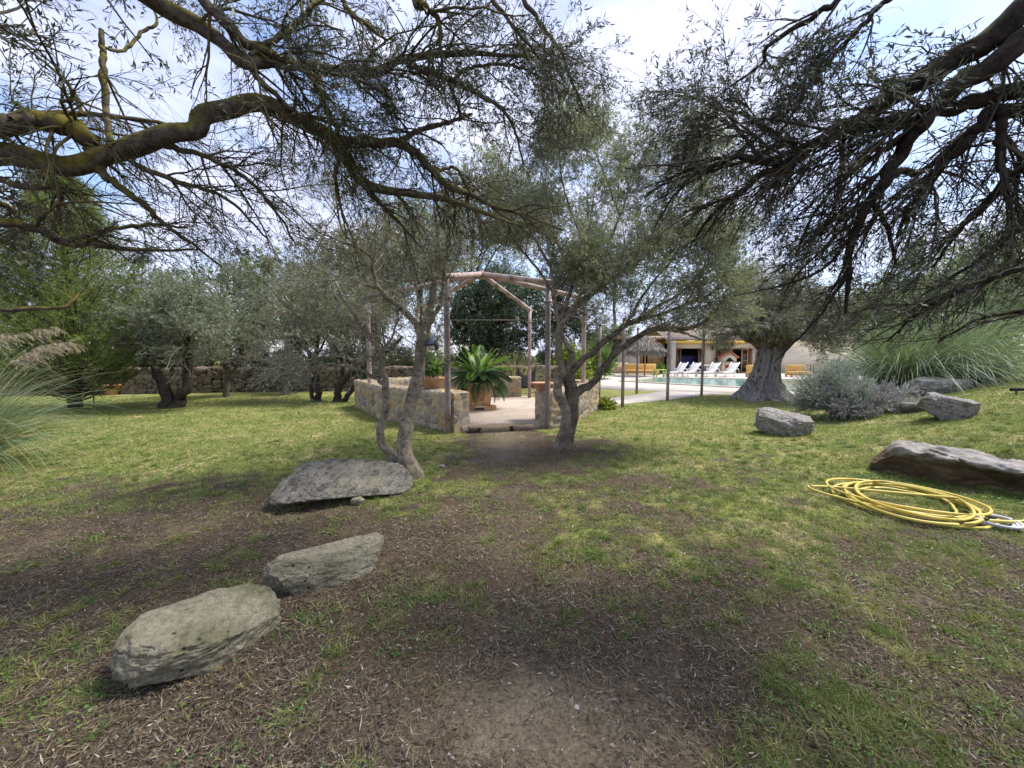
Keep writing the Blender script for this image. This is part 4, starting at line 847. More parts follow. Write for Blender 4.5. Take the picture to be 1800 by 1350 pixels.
RLp = [(p_, r_ * .82) for p_, r_ in (limb(l, 26, .012, rng) for l in RL)]
V, Q = tubes(trunk[0][None], trunk[1][None], 20); mesh_np('trunk', V - tb, Q, M['bark_dark'], t2, smooth=True)
for i, pr in enumerate(RLp): trunk_obj('limb', pr, M['bark_dark'], t2, tb, 16, .16, i, 80, .06)
HI = [limb3([crotch, tg * .45 + crotch * .55 + [0, 0, .5], tg], [.12, .07, .015], rng=rng, wob=.03) for tg in (np.array(q) for q in  # unseen upper crown limbs, added for the shade they cast
      ((2.4, .9, 5.2), (1.4, 2.5, 5.4), (4.4, -.8, 4.8), (6.6, 2.5, 4.6), (3.0, -.8, 4.9), (1.2, .6, 5.2), (6.6, .2, 4.4)))]
for p_, r_ in HI: tubes_obj('limb', [(p_[None], r_[None])], M['bark_dark'], t2, tb, 8)
S = stack(RLp); wl_ = np.array([np.linalg.norm(np.diff(p, axis=0), axis=1).sum() for p in S[0]])
zl2 = lambda x: np.interp(x, [.9, 1.3, 1.9, 2.3, 3.2], [2.5, 2.3, 1.78, 1.62, 1.55])
B1 = prune(spawn(*S, 9 * wl_, (.35, 1.0), (18, 48), 8, .12, (-.05, .02, -.04), (.2, 1), .5, .0028, rng, .010), zl2)
B2 = spawn(*B1, 9, (.18, .5), (20, 50), 7, .14, (-.03, .01, -.08), (.12, 1), .6, .0018, rng, .005)
B2 = prune(B2, zl2); B3 = prune(spawn(*B2, 6.6, (.07, .26), (25, 65), 5, .2, (-.02, .0, -.06), (.1, 1), .6, .0012, rng, .0024), zl2)
tubes_obj('twigs', [B1, B2], M['twig_dark'], t2, tb, 5); tubes_obj('fine_twigs', [B3], M['twig_dark'], t2, tb, 3)
el = (B3[0][:, 2, 2] - EYE) / np.maximum(B3[0][:, 2, 1], .3)
kp = rng.uniform(0, 1, len(el)) < np.clip(.30 + .8 * sstep(.42, .8, el), .1, 1) * (.45 + .9 * sstep(.35, .6, fbm(B3[0][:, 2] * 3.5, 2, 3)))
leaf_obj('foliage', leaves(B3[0][kp], 6, (.026, .05), (.0065, .0105), rng, (.05, 1), (25, 70), True), M['olive_backlit'], t2, tb)
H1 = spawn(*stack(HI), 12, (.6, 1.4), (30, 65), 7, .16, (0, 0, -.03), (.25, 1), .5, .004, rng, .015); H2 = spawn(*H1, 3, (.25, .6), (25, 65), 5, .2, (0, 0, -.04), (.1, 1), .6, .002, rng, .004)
tubes_obj('twigs', [H1, H2], M['twig_dark'], t2, tb, 4); leaf_obj('foliage', leaves(H2[0], 13, (.05, .08), (.016, .024), rng), M['olive_backlit'], t2, tb)

# --- twin trunked olive by the dark slab
rng = np.random.default_rng(44)
q = G(722, 836); tb = np.array([q[0], q[1], 0.]); t3 = tree_obj('olive_tree', 'sparse pale twin trunked olive carrying the black solar lamp', 'tree', tb, GT)
Dt = q[1]
TR = [
 [(724, 846, Dt, 56), (722, 832, Dt, 44), (713, 800, Dt, 34), (711, 775, Dt, 31), (716, 740, Dt, 30), (724, 705, Dt, 29), (735, 660, Dt, 27), (740, 620, Dt, 27), (744, 592, Dt, 26), (750, 570, Dt, 23), (756, 540, Dt + .05, 17), (762, 505, Dt + .1, 13), (768, 470, Dt + .15, 11), (772, 430, Dt + .2, 7), (766, 380, Dt + .3, 5), (775, 320, Dt + .4, 3)],
 [(697, 822, Dt + .1, 36), (686, 800, Dt + .1, 27), (671, 775, Dt + .1, 25), (669, 750, Dt + .1, 23), (677, 720, Dt + .1, 22), (680, 695, Dt + .1, 21), (676, 665, Dt + .1, 19), (673, 640, Dt + .1, 17), (671, 622, Dt + .1, 16), (660, 605, Dt + .1, 15), (645, 590, Dt + .1, 13), (632, 570, Dt + .15, 11), (615, 545, Dt + .2, 9), (595, 510, Dt + .3, 7), (575, 470, Dt + .4, 5), (562, 420, Dt + .5, 3)],
 [(744, 594, Dt, 18), (732, 572, Dt - .03, 15), (716, 552, Dt - .08, 14), (694, 532, Dt - .12, 13), (668, 512, Dt - .2, 12), (658, 492, Dt - .22, 11), (656, 465, Dt - .25, 9), (652, 448, Dt - .28, 8), (625, 430, Dt - .35, 6), (600, 400, Dt - .4, 5), (592, 355, Dt - .45, 4), (586, 300, Dt - .5, 2.5)],
 [(652, 450, Dt - .28, 6), (620, 432, Dt - .3, 5), (585, 418, Dt - .35, 4), (555, 405, Dt - .4, 3), (520, 372, Dt - .45, 2)],
 [(748, 578, Dt, 14), (762, 556, Dt, 12), (776, 530, Dt, 10), (779, 500, Dt, 8), (782, 470, Dt, 5), (800, 420, Dt + .1, 4), (820, 370, Dt + .2, 2.5)],
 [(675, 675, Dt + .1, 12), (655, 662, Dt + .05, 10), (630, 650, Dt, 8), (610, 643, Dt, 7), (585, 641, Dt, 6), (566, 644, Dt, 5), (558, 651, Dt, 5), (540, 653, Dt, 4), (518, 656, Dt - .05, 3)],
 [(608, 643, Dt, 7), (606, 628, Dt, 6), (602, 622, Dt, 5), (588, 627, Dt, 5), (575, 618, Dt, 4), (555, 612, Dt, 3), (520, 606, Dt - .1, 2)],
 [(587, 627, Dt, 6), (583, 608, Dt, 5), (560, 586, Dt - .05, 4), (530, 560, Dt - .1, 4), (495, 530, Dt - .2, 3), (470, 500, Dt - .3, 2)],
 [(540, 653, Dt, 4), (524, 642, Dt, 3), (500, 630, Dt - .1, 3), (480, 618, Dt - .15, 2)],
 [(660, 505, Dt - .2, 8), (640, 500, Dt - .3, 4), (610, 490, Dt - .4, 3), (570, 495, Dt - .5, 2)],
 [(739, 640, Dt, 6), (722, 634, Dt - .05, 4), (705, 625, Dt - .1, 3), (680, 600, Dt - .15, 2)],
 [(752, 560, Dt, 7), (742, 548, Dt + .05, 5), (736, 520, Dt + .1, 4), (720, 470, Dt + .2, 3), (700, 420, Dt + .3, 2)],
 [(671, 622, Dt + .1, 8), (690, 590, Dt + .2, 5), (700, 550, Dt + .3, 4), (690, 500, Dt + .4, 2.5)],
]
TRp = [limb(l, 26, .008, rng) for l in TR]
for i, (p_, r_) in enumerate(TRp): trunk_obj('trunk' if i < 2 else 'limb', (p_, r_ * (.76, .58)[i == 1]), M['bark_pale'], t3, tb, 28 if i < 2 else 14, .14, i + 3, 110 if i < 2 else 60, .05, 1.2, .45 if i < 2 else 0)
S = stack(TRp); wl_ = np.array([np.linalg.norm(np.diff(p, axis=0), axis=1).sum() for p in S[0]]); wl_[:2] *= .6
B1 = spawn(*S, 9 * wl_, (.35, 1.1), (25, 60), 7, .15, (-.01, 0, .0), (.42, 1), .5, .0035, rng, .008)
B2 = spawn(*B1, 6.5, (.2, .55), (25, 60), 6, .17, (0, 0, -.02), (.12, 1), .6, .0025, rng, .005)
B3 = spawn(*B2, 5, (.1, .28), (25, 65), 4, .2, (0, 0, -.02), (.1, 1), .6, .0018, rng, .003)
tubes_obj('twigs', [B1, B2], M['twig_grey'], t3, tb, 4); tubes_obj('fine_twigs', [B3], M['twig_grey'], t3, tb, 3)
leaf_obj('foliage', leaves(B3[0], 3.2, (.03, .055), (.008, .013), rng), M['olive_dry'], t3, tb)
# solar lamp strapped to the trunk
lp = P(757, 604, Dt - .12); so_l = thing('solar_lamp', 'black solar floodlight strapped to the pale twin trunked olive', 'lamp', lp, R(-30))
MB().box((.01, .0, .03), (.16, .012, .13), rx=R(-38)).build('panel_frame', M['black_plastic'], so_l, bevel=.003)
MB().box((.01, -.0075, .0355), (.142, .004, .112), rx=R(-38)).build('solar_panel', M['panel'], so_l)
h_ = MB().box((-.01, .05, -.035), (.13, .05, .09), rx=R(20)).build('lamp_head', M['black_plastic'], so_l, bevel=.006)
MB().box((-.01, .02, -.045), (.11, .006, .065), rx=R(20)).build('lens', M['lens'], h_)
MB().tube([(0, .03, .03), (-.02, .07, .0), (-.05, .13, -.01)], .012, 8).build('bracket', M['black_plastic'], so_l)

# --- forked olive right of the gazebo opening
rng = np.random.default_rng(55)
q = G(988, 790); tb = np.array([q[0], q[1], 0.]); t4 = tree_obj('olive_tree', 'forked olive with two twisting stems right of the gazebo opening', 'tree', tb, GT); Dt = q[1]
TR = [
 [(984, 806, Dt, 66), (987, 790, Dt, 52), (993, 765, Dt, 40), (1000, 742, Dt, 35), (1008, 715, Dt, 35), (1007, 690, Dt, 35), (1001, 670, Dt, 30), (999, 658, Dt, 30), (1006, 650, Dt, 20), (1022, 636, Dt, 17), (1040, 620, Dt, 15), (1056, 603, Dt, 14), (1076, 590, Dt, 13), (1100, 572, Dt + .05, 12), (1126, 562, Dt + .1, 11), (1165, 550, Dt + .15, 9), (1205, 535, Dt + .2, 7), (1245, 520, Dt + .3, 5), (1275, 490, Dt + .4, 3)],
 [(984, 790, Dt - .03, 40), (991, 762, Dt - .03, 26), (998, 735, Dt - .04, 24), (992, 712, Dt - .05, 25), (982, 695, Dt - .05, 25), (980, 680, Dt - .05, 22), (988, 660, Dt - .05, 20), (986, 640, Dt - .05, 19), (982, 618, Dt - .05, 18), (980, 596, Dt - .05, 17), (984, 578, Dt, 17), (994, 562, Dt, 17), (1006, 545, Dt + .05, 16), (1024, 528, Dt + .1, 15), (1046, 512, Dt + .15, 13), (1080, 488, Dt + .2, 10), (1120, 462, Dt + .3, 7), (1150, 430, Dt + .4, 4)],
 [(1008, 692, Dt, 20), (1024, 684, Dt - .02, 19), (1040, 676, Dt - .05, 17), (1053, 658, Dt - .08, 16), (1066, 640, Dt - .1, 15), (1088, 616, Dt - .12, 14), (1110, 600, Dt - .12, 13), (1130, 588, Dt - .15, 13), (1150, 578, Dt - .15, 12), (1172, 577, Dt - .15, 11), (1205, 577, Dt - .15, 10), (1232, 570, Dt - .15, 8), (1252, 552, Dt - .15, 5), (1280, 530, Dt - .2, 3)],
 [(996, 660, Dt, 18), (1000, 645, Dt - .05, 14), (1007, 625, Dt - .08, 13), (1003, 615, Dt - .08, 12), (993, 602, Dt - .05, 11), (986, 585, Dt, 10), (982, 565, Dt, 9), (976, 540, Dt, 9), (974, 505, Dt, 8), (968, 470, Dt, 6), (975, 420, Dt + .1, 4), (965, 360, Dt + .2, 3)],
 [(984, 578, Dt, 13), (990, 548, Dt + .05, 10), (1000, 520, Dt + .1, 9), (1010, 490, Dt + .2, 7), (1030, 440, Dt + .3, 5), (1040, 370, Dt + .4, 3), (1050, 300, Dt + .5, 2)],
 [(975, 508, Dt, 6), (990, 495, Dt - .05, 5), (1003, 486, Dt - .1, 4), (1030, 470, Dt - .2, 3)],
 [(982, 574, Dt, 9), (990, 556, Dt, 10), (1002, 548, Dt, 9), (1020, 520, Dt - .1, 8), (1045, 498, Dt - .2, 7), (1080, 470, Dt - .3, 6), (1120, 440, Dt - .4, 5), (1160, 400, Dt - .5, 3)],
 [(1120, 562, Dt + .1, 8), (1160, 535, Dt + .1, 6), (1190, 520, Dt + .05, 5), (1230, 480, Dt, 3), (1255, 430, Dt, 2)],
 [(1172, 577, Dt - .15, 8), (1210, 588, Dt - .3, 5), (1240, 600, Dt - .4, 3)],
 [(1046, 512, Dt + .15, 8), (1060, 450, Dt + .5, 6), (1090, 380, Dt + .8, 5), (1110, 310, Dt + 1, 3), (1120, 250, Dt + 1.1, 2)],
 [(1010, 490, Dt + .2, 6), (980, 430, Dt + .6, 5), (950, 370, Dt + .9, 4), (930, 320, Dt + 1.1, 2)],
 [(968, 470, Dt, 6), (940, 420, Dt - .3, 5), (905, 350, Dt - .4, 4), (880, 280, Dt - .4, 2)],
 [(990, 548, Dt + .05, 7), (950, 480, Dt + .4, 6), (900, 420, Dt + .6, 4), (860, 360, Dt + .7, 2)],
 [(1150, 430, Dt + .4, 5), (1190, 360, Dt + .6, 4), (1215, 290, Dt + .7, 3), (1230, 230, Dt + .8, 2)],
 [(1030, 440, Dt + .3, 5), (1000, 360, Dt, 4), (985, 290, Dt - .2, 3), (1000, 230, Dt - .3, 2)],
 [(1205, 535, Dt + .2, 5), (1240, 470, Dt + .5, 4), (1270, 410, Dt + .7, 2)],
 [(1090, 380, Dt + .8, 5), (1060, 300, Dt + .7, 4), (1030, 230, Dt + .6, 2)],
 [(1140, 420, Dt + .2, 5), (1200, 380, Dt - .2, 4), (1250, 330, Dt - .4, 2)],
 [(1100, 572, Dt + .05, 7), (1130, 520, Dt + .4, 6), (1170, 470, Dt + .7, 4), (1220, 420, Dt + .9, 2)],
 [(1080, 488, Dt + .2, 7), (1140, 420, Dt + .2, 5), (1170, 350, Dt + .2, 4), (1190, 290, Dt + .2, 2)],
]
TRp = [limb(l, 26, .008, rng) for l in TR]
for i, (p_, r_) in enumerate(TRp): trunk_obj('trunk' if i < 2 else 'limb', (p_, r_ * (.66 if i < 2 else .78)), M['bark_mid'] if i in (0, 2) else M['bark_pale'], t4, tb, 30 if i < 2 else 14, .16, i + 11, 120 if i < 2 else 60, .09 if i < 2 else .04, 1.6, .35 if i == 0 else 0)
S = stack(TRp); wl_ = np.array([np.linalg.norm(np.diff(p, axis=0), axis=1).sum() for p in S[0]])
zl4 = lambda x: np.interp(x, [-.6, .5, .95, 1.3], [3.05, 3.0, 2.35, 1.9])
B1 = prune(spawn(*S, 10.5 * wl_, (.4, 1.2), (25, 65), 7, .15, (0, 0, .03), (.48, 1), .5, .0035, rng, .010), zl4)
B2 = spawn(*B1, 9, (.22, .6), (25, 65), 6, .17, (0, 0, .0), (.12, 1), .6, .0025, rng, .005)
B2 = prune(B2, zl4); B3 = prune(spawn(*B2, 5, (.1, .3), (25, 65), 4, .2, (0, 0, .0), (.1, 1), .6, .0018, rng, .003), zl4)
tubes_obj('twigs', [B1, B2], M['twig_grey'], t4, tb, 4); tubes_obj('fine_twigs', [B3], M['twig_grey'], t4, tb, 3)
el = (B3[0][:, 2, 2] - EYE) / B3[0][:, 2, 1]; kp = rng.uniform(0, 1, len(el)) < np.clip(.25 + .9 * sstep(.0, .3, el), 0, 1)
leaf_obj('foliage', leaves(B3[0][kp], 8.5, (.035, .065), (.009, .0145), rng), M['olive_mid'], t4, tb)

# --- generic tree with its own trunk, limbs and leaf sprays
def crown_tree(name, label, base, trunks, c, rad, nl, mats, leaf, cat='tree', group=GT, seed=0, per=(9, 8, 9), tw=.003, droop=0, lo=-1, g2=(0, 0, 0), solid=0.0, lumps=.35, twigs=True):
    """trunks: list of (points relative to base, radii); c: crown centre relative to base, rad: its half axes"""
    rg = np.random.default_rng(seed); base = np.array([base[0], base[1], gz(base[0], base[1])]); t_ = tree_obj(name, label, cat, base, group)
    tops = []
    for p_, r_ in trunks:
        pp = limb3(p_, r_, 20, rg, .03); V, Q = tubes(pp[0][None], pp[1][None], 14); mesh_np('trunk', V, Q, M[mats[0]], t_, smooth=True); tops.append(pp)
    c = np.array(c, float); rad = np.array(rad, float); L_ = []
    for i in range(nl):
        pp = tops[i % len(tops)]; j = rg.integers(11, 20); s0 = pp[0][j]
        d = nrm(rg.normal(size=3)); d[2] = max(d[2], lo) if lo > -1 else d[2]
        tg = c + d * rad * rg.uniform(.45, .86); m_ = (s0 + tg) / 2 + rg.normal(0, .12, 3) * rad + np.array([0, 0, .12 * rad[2]])
        L_.append(limb3([s0, m_, tg], [pp[1][j] * .55, pp[1][j] * .32, .012], 12, rg, .03))
    S = stack(L_); V, Q = tubes(S[0], S[1], 7); mesh_np('limbs', V, Q, M[mats[0]], t_, smooth=True)
    mr = rad.mean()
    A = spawn(*S, per[0], (.25 * mr, .55 * mr), (30, 75), 6, .18, (0, 0, .02 - droop), (.3, 1), .5, tw * 1.6, rg, .03)
    B = spawn(*A, per[1], (.10 * mr, .28 * mr), (25, 70), 5, .2, (0, 0, -droop), (.15, 1), .6, tw, rg, .01)
    # keep the sprays inside an uneven crown outline
    e = (B[0][:, -1] - c) / rad; lim = .82 + lumps * (fbm(nrm(e) * 2.2 + seed, 3, seed) - .35) * 2
    B = keepP(B, np.linalg.norm(e, axis=1) < lim)
    gap = fbm(B[0][:, 2] * (1.6 / mr) + seed, 3, seed + 5); B = keepP(B, gap > .36 - .2 * solid)
    if twigs: tubes_obj('twigs', [A, B], M[mats[1]], t_, 0, 3)
    leaf_obj('foliage', leaves(B[0], per[2], leaf[0], leaf[1], rg, (0, 1), (20, 75), False, droop, leaf[2] if len(leaf) > 2 else 0), M[mats[2]], t_, 0)
    return t_
# left lawn
q = G(302, 717)
crown_tree('olive_tree', 'broad dark crowned olive with a two stemmed trunk on the left lawn', q, [([(-.1, 0, -.1), (-.15, 0, .3), (-.3, .05, .9), (-.75, .1, 1.8), (-1.1, .1, 2.6)], [.2, .16, .14, .1, .06]), ([(.1, 0, -.1), (.2, .02, .25), (.42, .05, .6), (.45, .1, 1.1), (.6, .1, 2.0), (.5, .1, 2.8)], [.2, .15, .13, .11, .08, .05])],
           (.1, .2, 2.45), (2.5, 2.2, 1.85), 26, ('bark_dark', 'twig_grey', 'olive_grey'), ((.06, .11), (.016, .028)), seed=61, per=(13, 11, 14), solid=.9)
q = G(400, 698)
crown_tree('olive_tree', 'small thin trunked olive standing before the far wall on the left lawn', q, [([(0, 0, -.1), (.02, 0, .5), (.1, 0, 1.1), (.2, .1, 2.0)], [.13, .09, .08, .04]), ([(.03, 0, .7), (.5, 0, 1.2), (1.0, .1, 1.6)], [.06, .05, .03])],
           (.2, .1, 2.7), (1.9, 1.7, 1.5), 14, ('bark_mid', 'twig_grey', 'olive_grey'), ((.07, .12), (.02, .03)), seed=62, per=(9, 9, 10), solid=.5)
q = G(556, 706)
crown_tree('olive_tree', 'olive with a slim upright double stem behind the low branch of the twin trunks', q, [([(.02, 0, -.1), (.05, 0, .5), (.0, 0, 1.1), (.1, .1, 2.2)], [.11, .1, .08, .05]), ([(-.12, 0, -.1), (-.14, 0, .6), (-.05, 0, 1.2), (-.4, 0, 2.3)], [.07, .06, .06, .03])],
           (-.1, .3, 3.0), (2.3, 2.0, 1.7), 16, ('bark_dark', 'twig_grey', 'olive_grey'), ((.06, .11), (.016, .026)), seed=63, per=(11, 10, 11), solid=.4)
q = G(590, 707)
crown_tree('olive_tree', 'olive with leaning dark crossed stems left of the gazebo wall', q, [([(0, 0, -.1), (.12, 0, .4), (.3, 0, .75), (.8, .1, 1.1), (1.5, .2, 1.5), (2.2, .3, 2.2)], [.13, .11, .10, .09, .07, .04]), ([(.15, 0, -.1), (.4, .05, .25), (.62, .1, .55), (.75, .2, 1.0), (1.3, .3, 1.6)], [.10, .08, .08, .07, .04]), ([(.2, 0, .6), (.3, 0, 1.2), (.4, .1, 2.2)], [.08, .06, .04])],
           (.9, .6, 3.1), (2.2, 1.9, 1.6), 16, ('bark_dark', 'twig_grey', 'olive_dry'), ((.06, .10), (.016, .026)), seed=64, per=(11, 10, 11), solid=.4)
# trees beyond the wall
GB2 = 'trees behind the garden wall'
def far_tree(label, px, Y_, top_py, rx, cz=None, mats=('bark_dark', 'twig_grey', 'olive_grey'), seed=0, name='olive_tree', solid=.75, lowz=.15, leaf=((.10, .18), (.03, .055)), per=(11, 10, 12), nl=22, x_off=0):
    b = P(px, 600, Y_); top = P(px, top_py, Y_)[2] - gz(b[0], b[1]); rz_ = (top - lowz) / 2
    return crown_tree(name, label, (b[0], b[1]), [([(0, 0, -.1), (.05, 0, top * .2), (-.1, .1, top * .45), (.1, .1, top * .7)], [.22, .17, .12, .05])], (0, 0, lowz + rz_), (rx, rx * .85, rz_ * 1.12), nl, mats, leaf, seed=seed, per=per, solid=solid, group=GB2, tw=.006)
far_tree('dark blue green tree rising behind the left lawn olive beyond the wall', 250, 20.5, 430, 3.9, mats=('bark_dark', 'twig_dark', 'carob'), seed=71, name='evergreen_tree')
far_tree('grey green olive beyond the wall above the small thin trunked olive', 395, 19.5, 440, 3.2, seed=72)
far_tree('grey green olive beyond the wall above the yucca', 505, 19, 430, 3.1, mats=('bark_dark', 'twig_grey', 'olive_mid'), seed=73)
far_tree('grey olive directly behind the gazebo left posts', 640, 18.2, 370, 3.5, mats=('bark_dark', 'twig_grey', 'olive_grey'), seed=74, solid=.55)
far_tree('tall loose olive behind the gazebo peak, left of the dark round tree', 740, 21, 320, 3.7, mats=('bark_dark', 'twig_grey', 'olive_mid'), seed=75, solid=.5)
far_tree('dense dark round carob tree framed by the gazebo posts', 868, 20.5, 478, 3.7, mats=('bark_dark', 'twig_dark', 'carob'), seed=76, name='carob_tree', solid=1, lowz=1.25, per=(13, 10, 12), nl=34, leaf=((.09, .15), (.045, .07)))
far_tree('dark tree behind the forked olive, right of the round carob', 985, 23, 440, 3.6, mats=('bark_dark', 'twig_dark', 'carob'), seed=77, name='evergreen_tree', solid=.6, lowz=1.1)
far_tree('olive beyond the pool left of the thatched parasol', 1068, 34, 560, 2.6, mats=('bark_dark', 'twig_grey', 'olive_mid'), seed=78, lowz=1.5)
far_tree('olive at the far left edge behind the conifer', 90, 21, 430, 4, mats=('bark_dark', 'twig_dark', 'carob'), seed=79, name='evergreen_tree')
# right hand trees above the pampas grass
far_tree('pale green tree behind the right pampas grass nearest the house', 1530, 22, 485, 3.2, mats=('bark_mid', 'twig_grey', 'olive_mid'), seed=81, solid=.55)
far_tree('dusky reddish shrub tree between the house and the pampas grass', 1590, 19, 520, 1.7, mats=('bark_mid', 'twig_grey', 'olive_dry'), seed=82, lowz=.4, solid=.5)
far_tree('dark tree on the mound behind the pampas grass', 1670, 16, 440, 2.8, mats=('bark_dark', 'twig_dark', 'olive_grey'), seed=83, lowz=.7, solid=.5)
far_tree('tall green tree on the mound at the right edge', 1760, 14.5, 330, 3.3, mats=('bark_dark', 'twig_dark', 'olive_mid'), seed=84, lowz=.8, solid=.4)
far_tree('dark leafy tree behind the mound at the far right edge', 1960, 14.5, 420, 2.6, mats=('bark_dark', 'twig_dark', 'olive_grey'), seed=85, lowz=.4, solid=.7)
far_tree('wide olive behind the house roof', 1300, 44, 560, 5, mats=('bark_dark', 'twig_grey', 'olive_mid'), seed=86, lowz=1.5)
far_tree('olive behind the right end of the house', 1440, 42, 552, 4.5, mats=('bark_dark', 'twig_grey', 'olive_grey'), seed=87, lowz=1.5)

far_tree('pale green tall olive far behind the gazebo, seen left of the forked olive crown', 830, 26, 290, 5.6, mats=('bark_mid', 'twig_grey', 'olive_mid'), seed=88, solid=.7, lowz=2, per=(13, 10, 12), nl=30)
far_tree('grey green tall olive far behind the forked olive trunk, left of the pool', 1080, 40, 340, 7.5, mats=('bark_mid', 'twig_grey', 'olive_mid'), seed=90, solid=.6, lowz=3.5, per=(12, 10, 12), nl=30)
far_tree('dark green tree filling the gap right of the mound at the frame edge', 1590, 13.6 + 6, 420, 2.6, mats=('bark_dark', 'twig_dark', 'olive_mid'), seed=89, lowz=.8)
hb = [(110, 19.5, 1.7, 'carob', 'dark bush behind the far wall beside the conifer'), (185, 18.6, 1.6, 'olive_grey', 'grey green bush behind the far wall above the pots'), (265, 19.2, 1.8, 'carob', 'dark bush behind the far wall left of the two stemmed olive'),
      (340, 19.4, 1.7, 'olive_mid', 'green bush behind the far wall right of the two stemmed olive'), (430, 20, 1.9, 'carob', 'dark bush behind the far wall beside the small thin trunked olive'), (520, 20.4, 1.8, 'olive_grey', 'grey bush behind the far wall right of the yucca'),
      (610, 20.5, 2.0, 'carob', 'dark bush behind the far wall over the leaning dark stems'), (700, 21, 1.9, 'olive_mid', 'green bush behind the gazebo left wall'), (800, 23, 2.0, 'carob', 'dark bush behind the gazebo left of the cycad'), (905, 25, 1.8, 'olive_mid', 'pale bush behind the tan dry grass'),
      (980, 26, 2.0, 'carob', 'dark bush behind the right gazebo post'), (1040, 30, 2.4, 'olive_mid', 'green bush beyond the pool deck near the yellow leaved shrub'), (15, 18, 2.2, 'carob', 'dark bush at the left edge behind the conifer')]
for i, (px_, Y_, r_, mt, lb) in enumerate(hb):
    b_ = P(px_, 600, Y_)
    crown_tree('bush', lb, (b_[0], b_[1]), [([(0, 0, -.1), (0, 0, .3), (.1, 0, .8)], [.09, .07, .04])], (0, 0, r_ * .55), (r_ * 1.05, r_ * .9, r_ * .75), 16, ('bark_dark', 'twig_dark', mt), ((.10, .17), (.035, .06)), cat='bush', seed=200 + i, per=(11, 9, 9), solid=1, group='bushes behind the garden wall', tw=.006, lo=-.6)
# --- conifer at the left
rng = np.random.default_rng(66)
q = G(90, 722); tb = np.array([q[0] + .35, q[1] + .3, 0.]); t5 = tree_obj('conifer', 'tall lime green conifer at the left edge behind the pampas plumes', 'conifer', tb)
H_ = 6.6; tr = limb3([(0, 0, -.1), (.05, 0, 2), (0, .05, 4.5), (0, 0, H_ - .2)], [.16, .12, .07, .015], 24, rng, .02)
V, Q = tubes(tr[0][None], tr[1][None], 10); mesh_np('trunk', V, Q, M['bark_dark'], t5, smooth=True)
nb = 420; hz = .15 + (H_ - .5) * rng.uniform(0, 1, nb) ** 1.15; an = rng.uniform(0, 2 * math.pi, nb); rr = 2.5 * (1 - (hz / H_) ** 1.5) * (.62 + .4 * rng.uniform(0, 1, nb)) + .12
p0 = np.stack([0 * hz, 0 * hz, hz], -1); dirs = np.stack([np.cos(an), np.sin(an), np.full(nb, .35)], -1); t_ = np.linspace(0, 1, 6)
Bp = p0[:, None] + dirs[:, None] * (rr[:, None] * t_)[..., None] + np.array([0, 0, 1]) * (rr[:, None] * .28 * t_ ** 2)[..., None]
Br = np.full((nb, 6), .012) * np.linspace(1, .4, 6)
A = spawn(Bp, Br, 13, (.25, .6), (30, 65), 5, .1, (0, 0, .12), (.3, 1), .7, .004, rng); A2 = spawn(*A, 5, (.10, .28), (25, 55), 4, .1, (0, 0, .1), (.1, 1), .7, .003, rng)
tubes_obj('limbs', [(Bp, Br)], M['bark_dark'], t5, 0, 5)
leaf_obj('foliage', leaves(A2[0], 12, (.03, .075), (.006, .011), rng, (0, 1), (12, 45)), M['conifer'], t5, 0)

# --- ancient olive by the pool
rng = np.random.default_rng(70)
q = G(1352, 704); tb = np.array([q[0] + .12, q[1] + .5, 0.]); t6 = tree_obj('olive_tree', 'ancient olive with a hugely swollen hollow grey trunk beside the pool', 'tree', tb, GT)
na, nz_ = 160, 90; an = np.linspace(0, 2 * math.pi, na, endpoint=False); zz = np.linspace(-.1, 2.0, nz_)
A_, Z_ = np.meshgrid(an, zz, indexing='ij')
rb = np.interp(Z_, [-.1, .0, .12, .3, .6, 1.0, 1.4, 1.7, 2.0], [1.05, .96, .80, .62, .47, .38, .34, .38, .33])
lob = 1 + (.10 * np.sin(A_ * 5 + 1 + Z_) + .08 * np.sin(A_ * 8 - Z_ * 2 + 2) + .05 * np.sin(A_ * 13 + 3 * Z_)) * np.interp(Z_, [0, 2], [1.5, .7])
pt = np.stack([np.cos(A_) * 1.6, np.sin(A_) * 1.6, Z_ * .9], -1); lob += .32 * (fbm(pt * 1.3, 4, 3) - .5) + .14 * (fbm(pt * 5, 3, 5) - .5)
hol = fbm(np.stack([np.cos(A_) * 3.4, np.sin(A_) * 3.4, Z_ * 2.2], -1), 2, 17); lob -= .22 * sstep(.60, .72, hol)
cxo = np.interp(Z_, [0, .6, 1.2, 2.0], [0, .02, .1, .22]); ell = 1 + .12 * np.cos(2 * A_)
V = np.stack([np.cos(A_) * rb * lob * ell + cxo, np.sin(A_) * rb * lob, Z_], -1)
ii = np.arange(na * nz_).reshape(na, nz_); i2 = np.roll(ii, -1, 0); Q = np.stack([ii[:, :-1], i2[:, :-1], i2[:, 1:], ii[:, 1:]], -1).reshape(-1, 4)
mesh_np('trunk', V.reshape(-1, 3), Q, M['old_trunk'], t6, smooth=True)
L_ = []
for i in range(34):
    a_ = i * 2.4 + rng.uniform(-.3, .3); e_ = rng.uniform(-.15, 1.2); s0 = np.array([.22 + .2 * math.cos(a_), .2 * math.sin(a_), 1.75])
    tg = np.array([.25 + 1.95 * math.cos(a_) * math.cos(e_), 1.95 * math.sin(a_) * math.cos(e_), 2.3 + 2.6 * math.sin(e_)])
    L_.append(limb3([s0, (s0 + tg) / 2 + [0, 0, .3], tg], [.13, .07, .015], 14, rng, .03))
S = stack(L_); tubes_obj('limbs', [S], M['bark_mid'], t6, 0, 8)
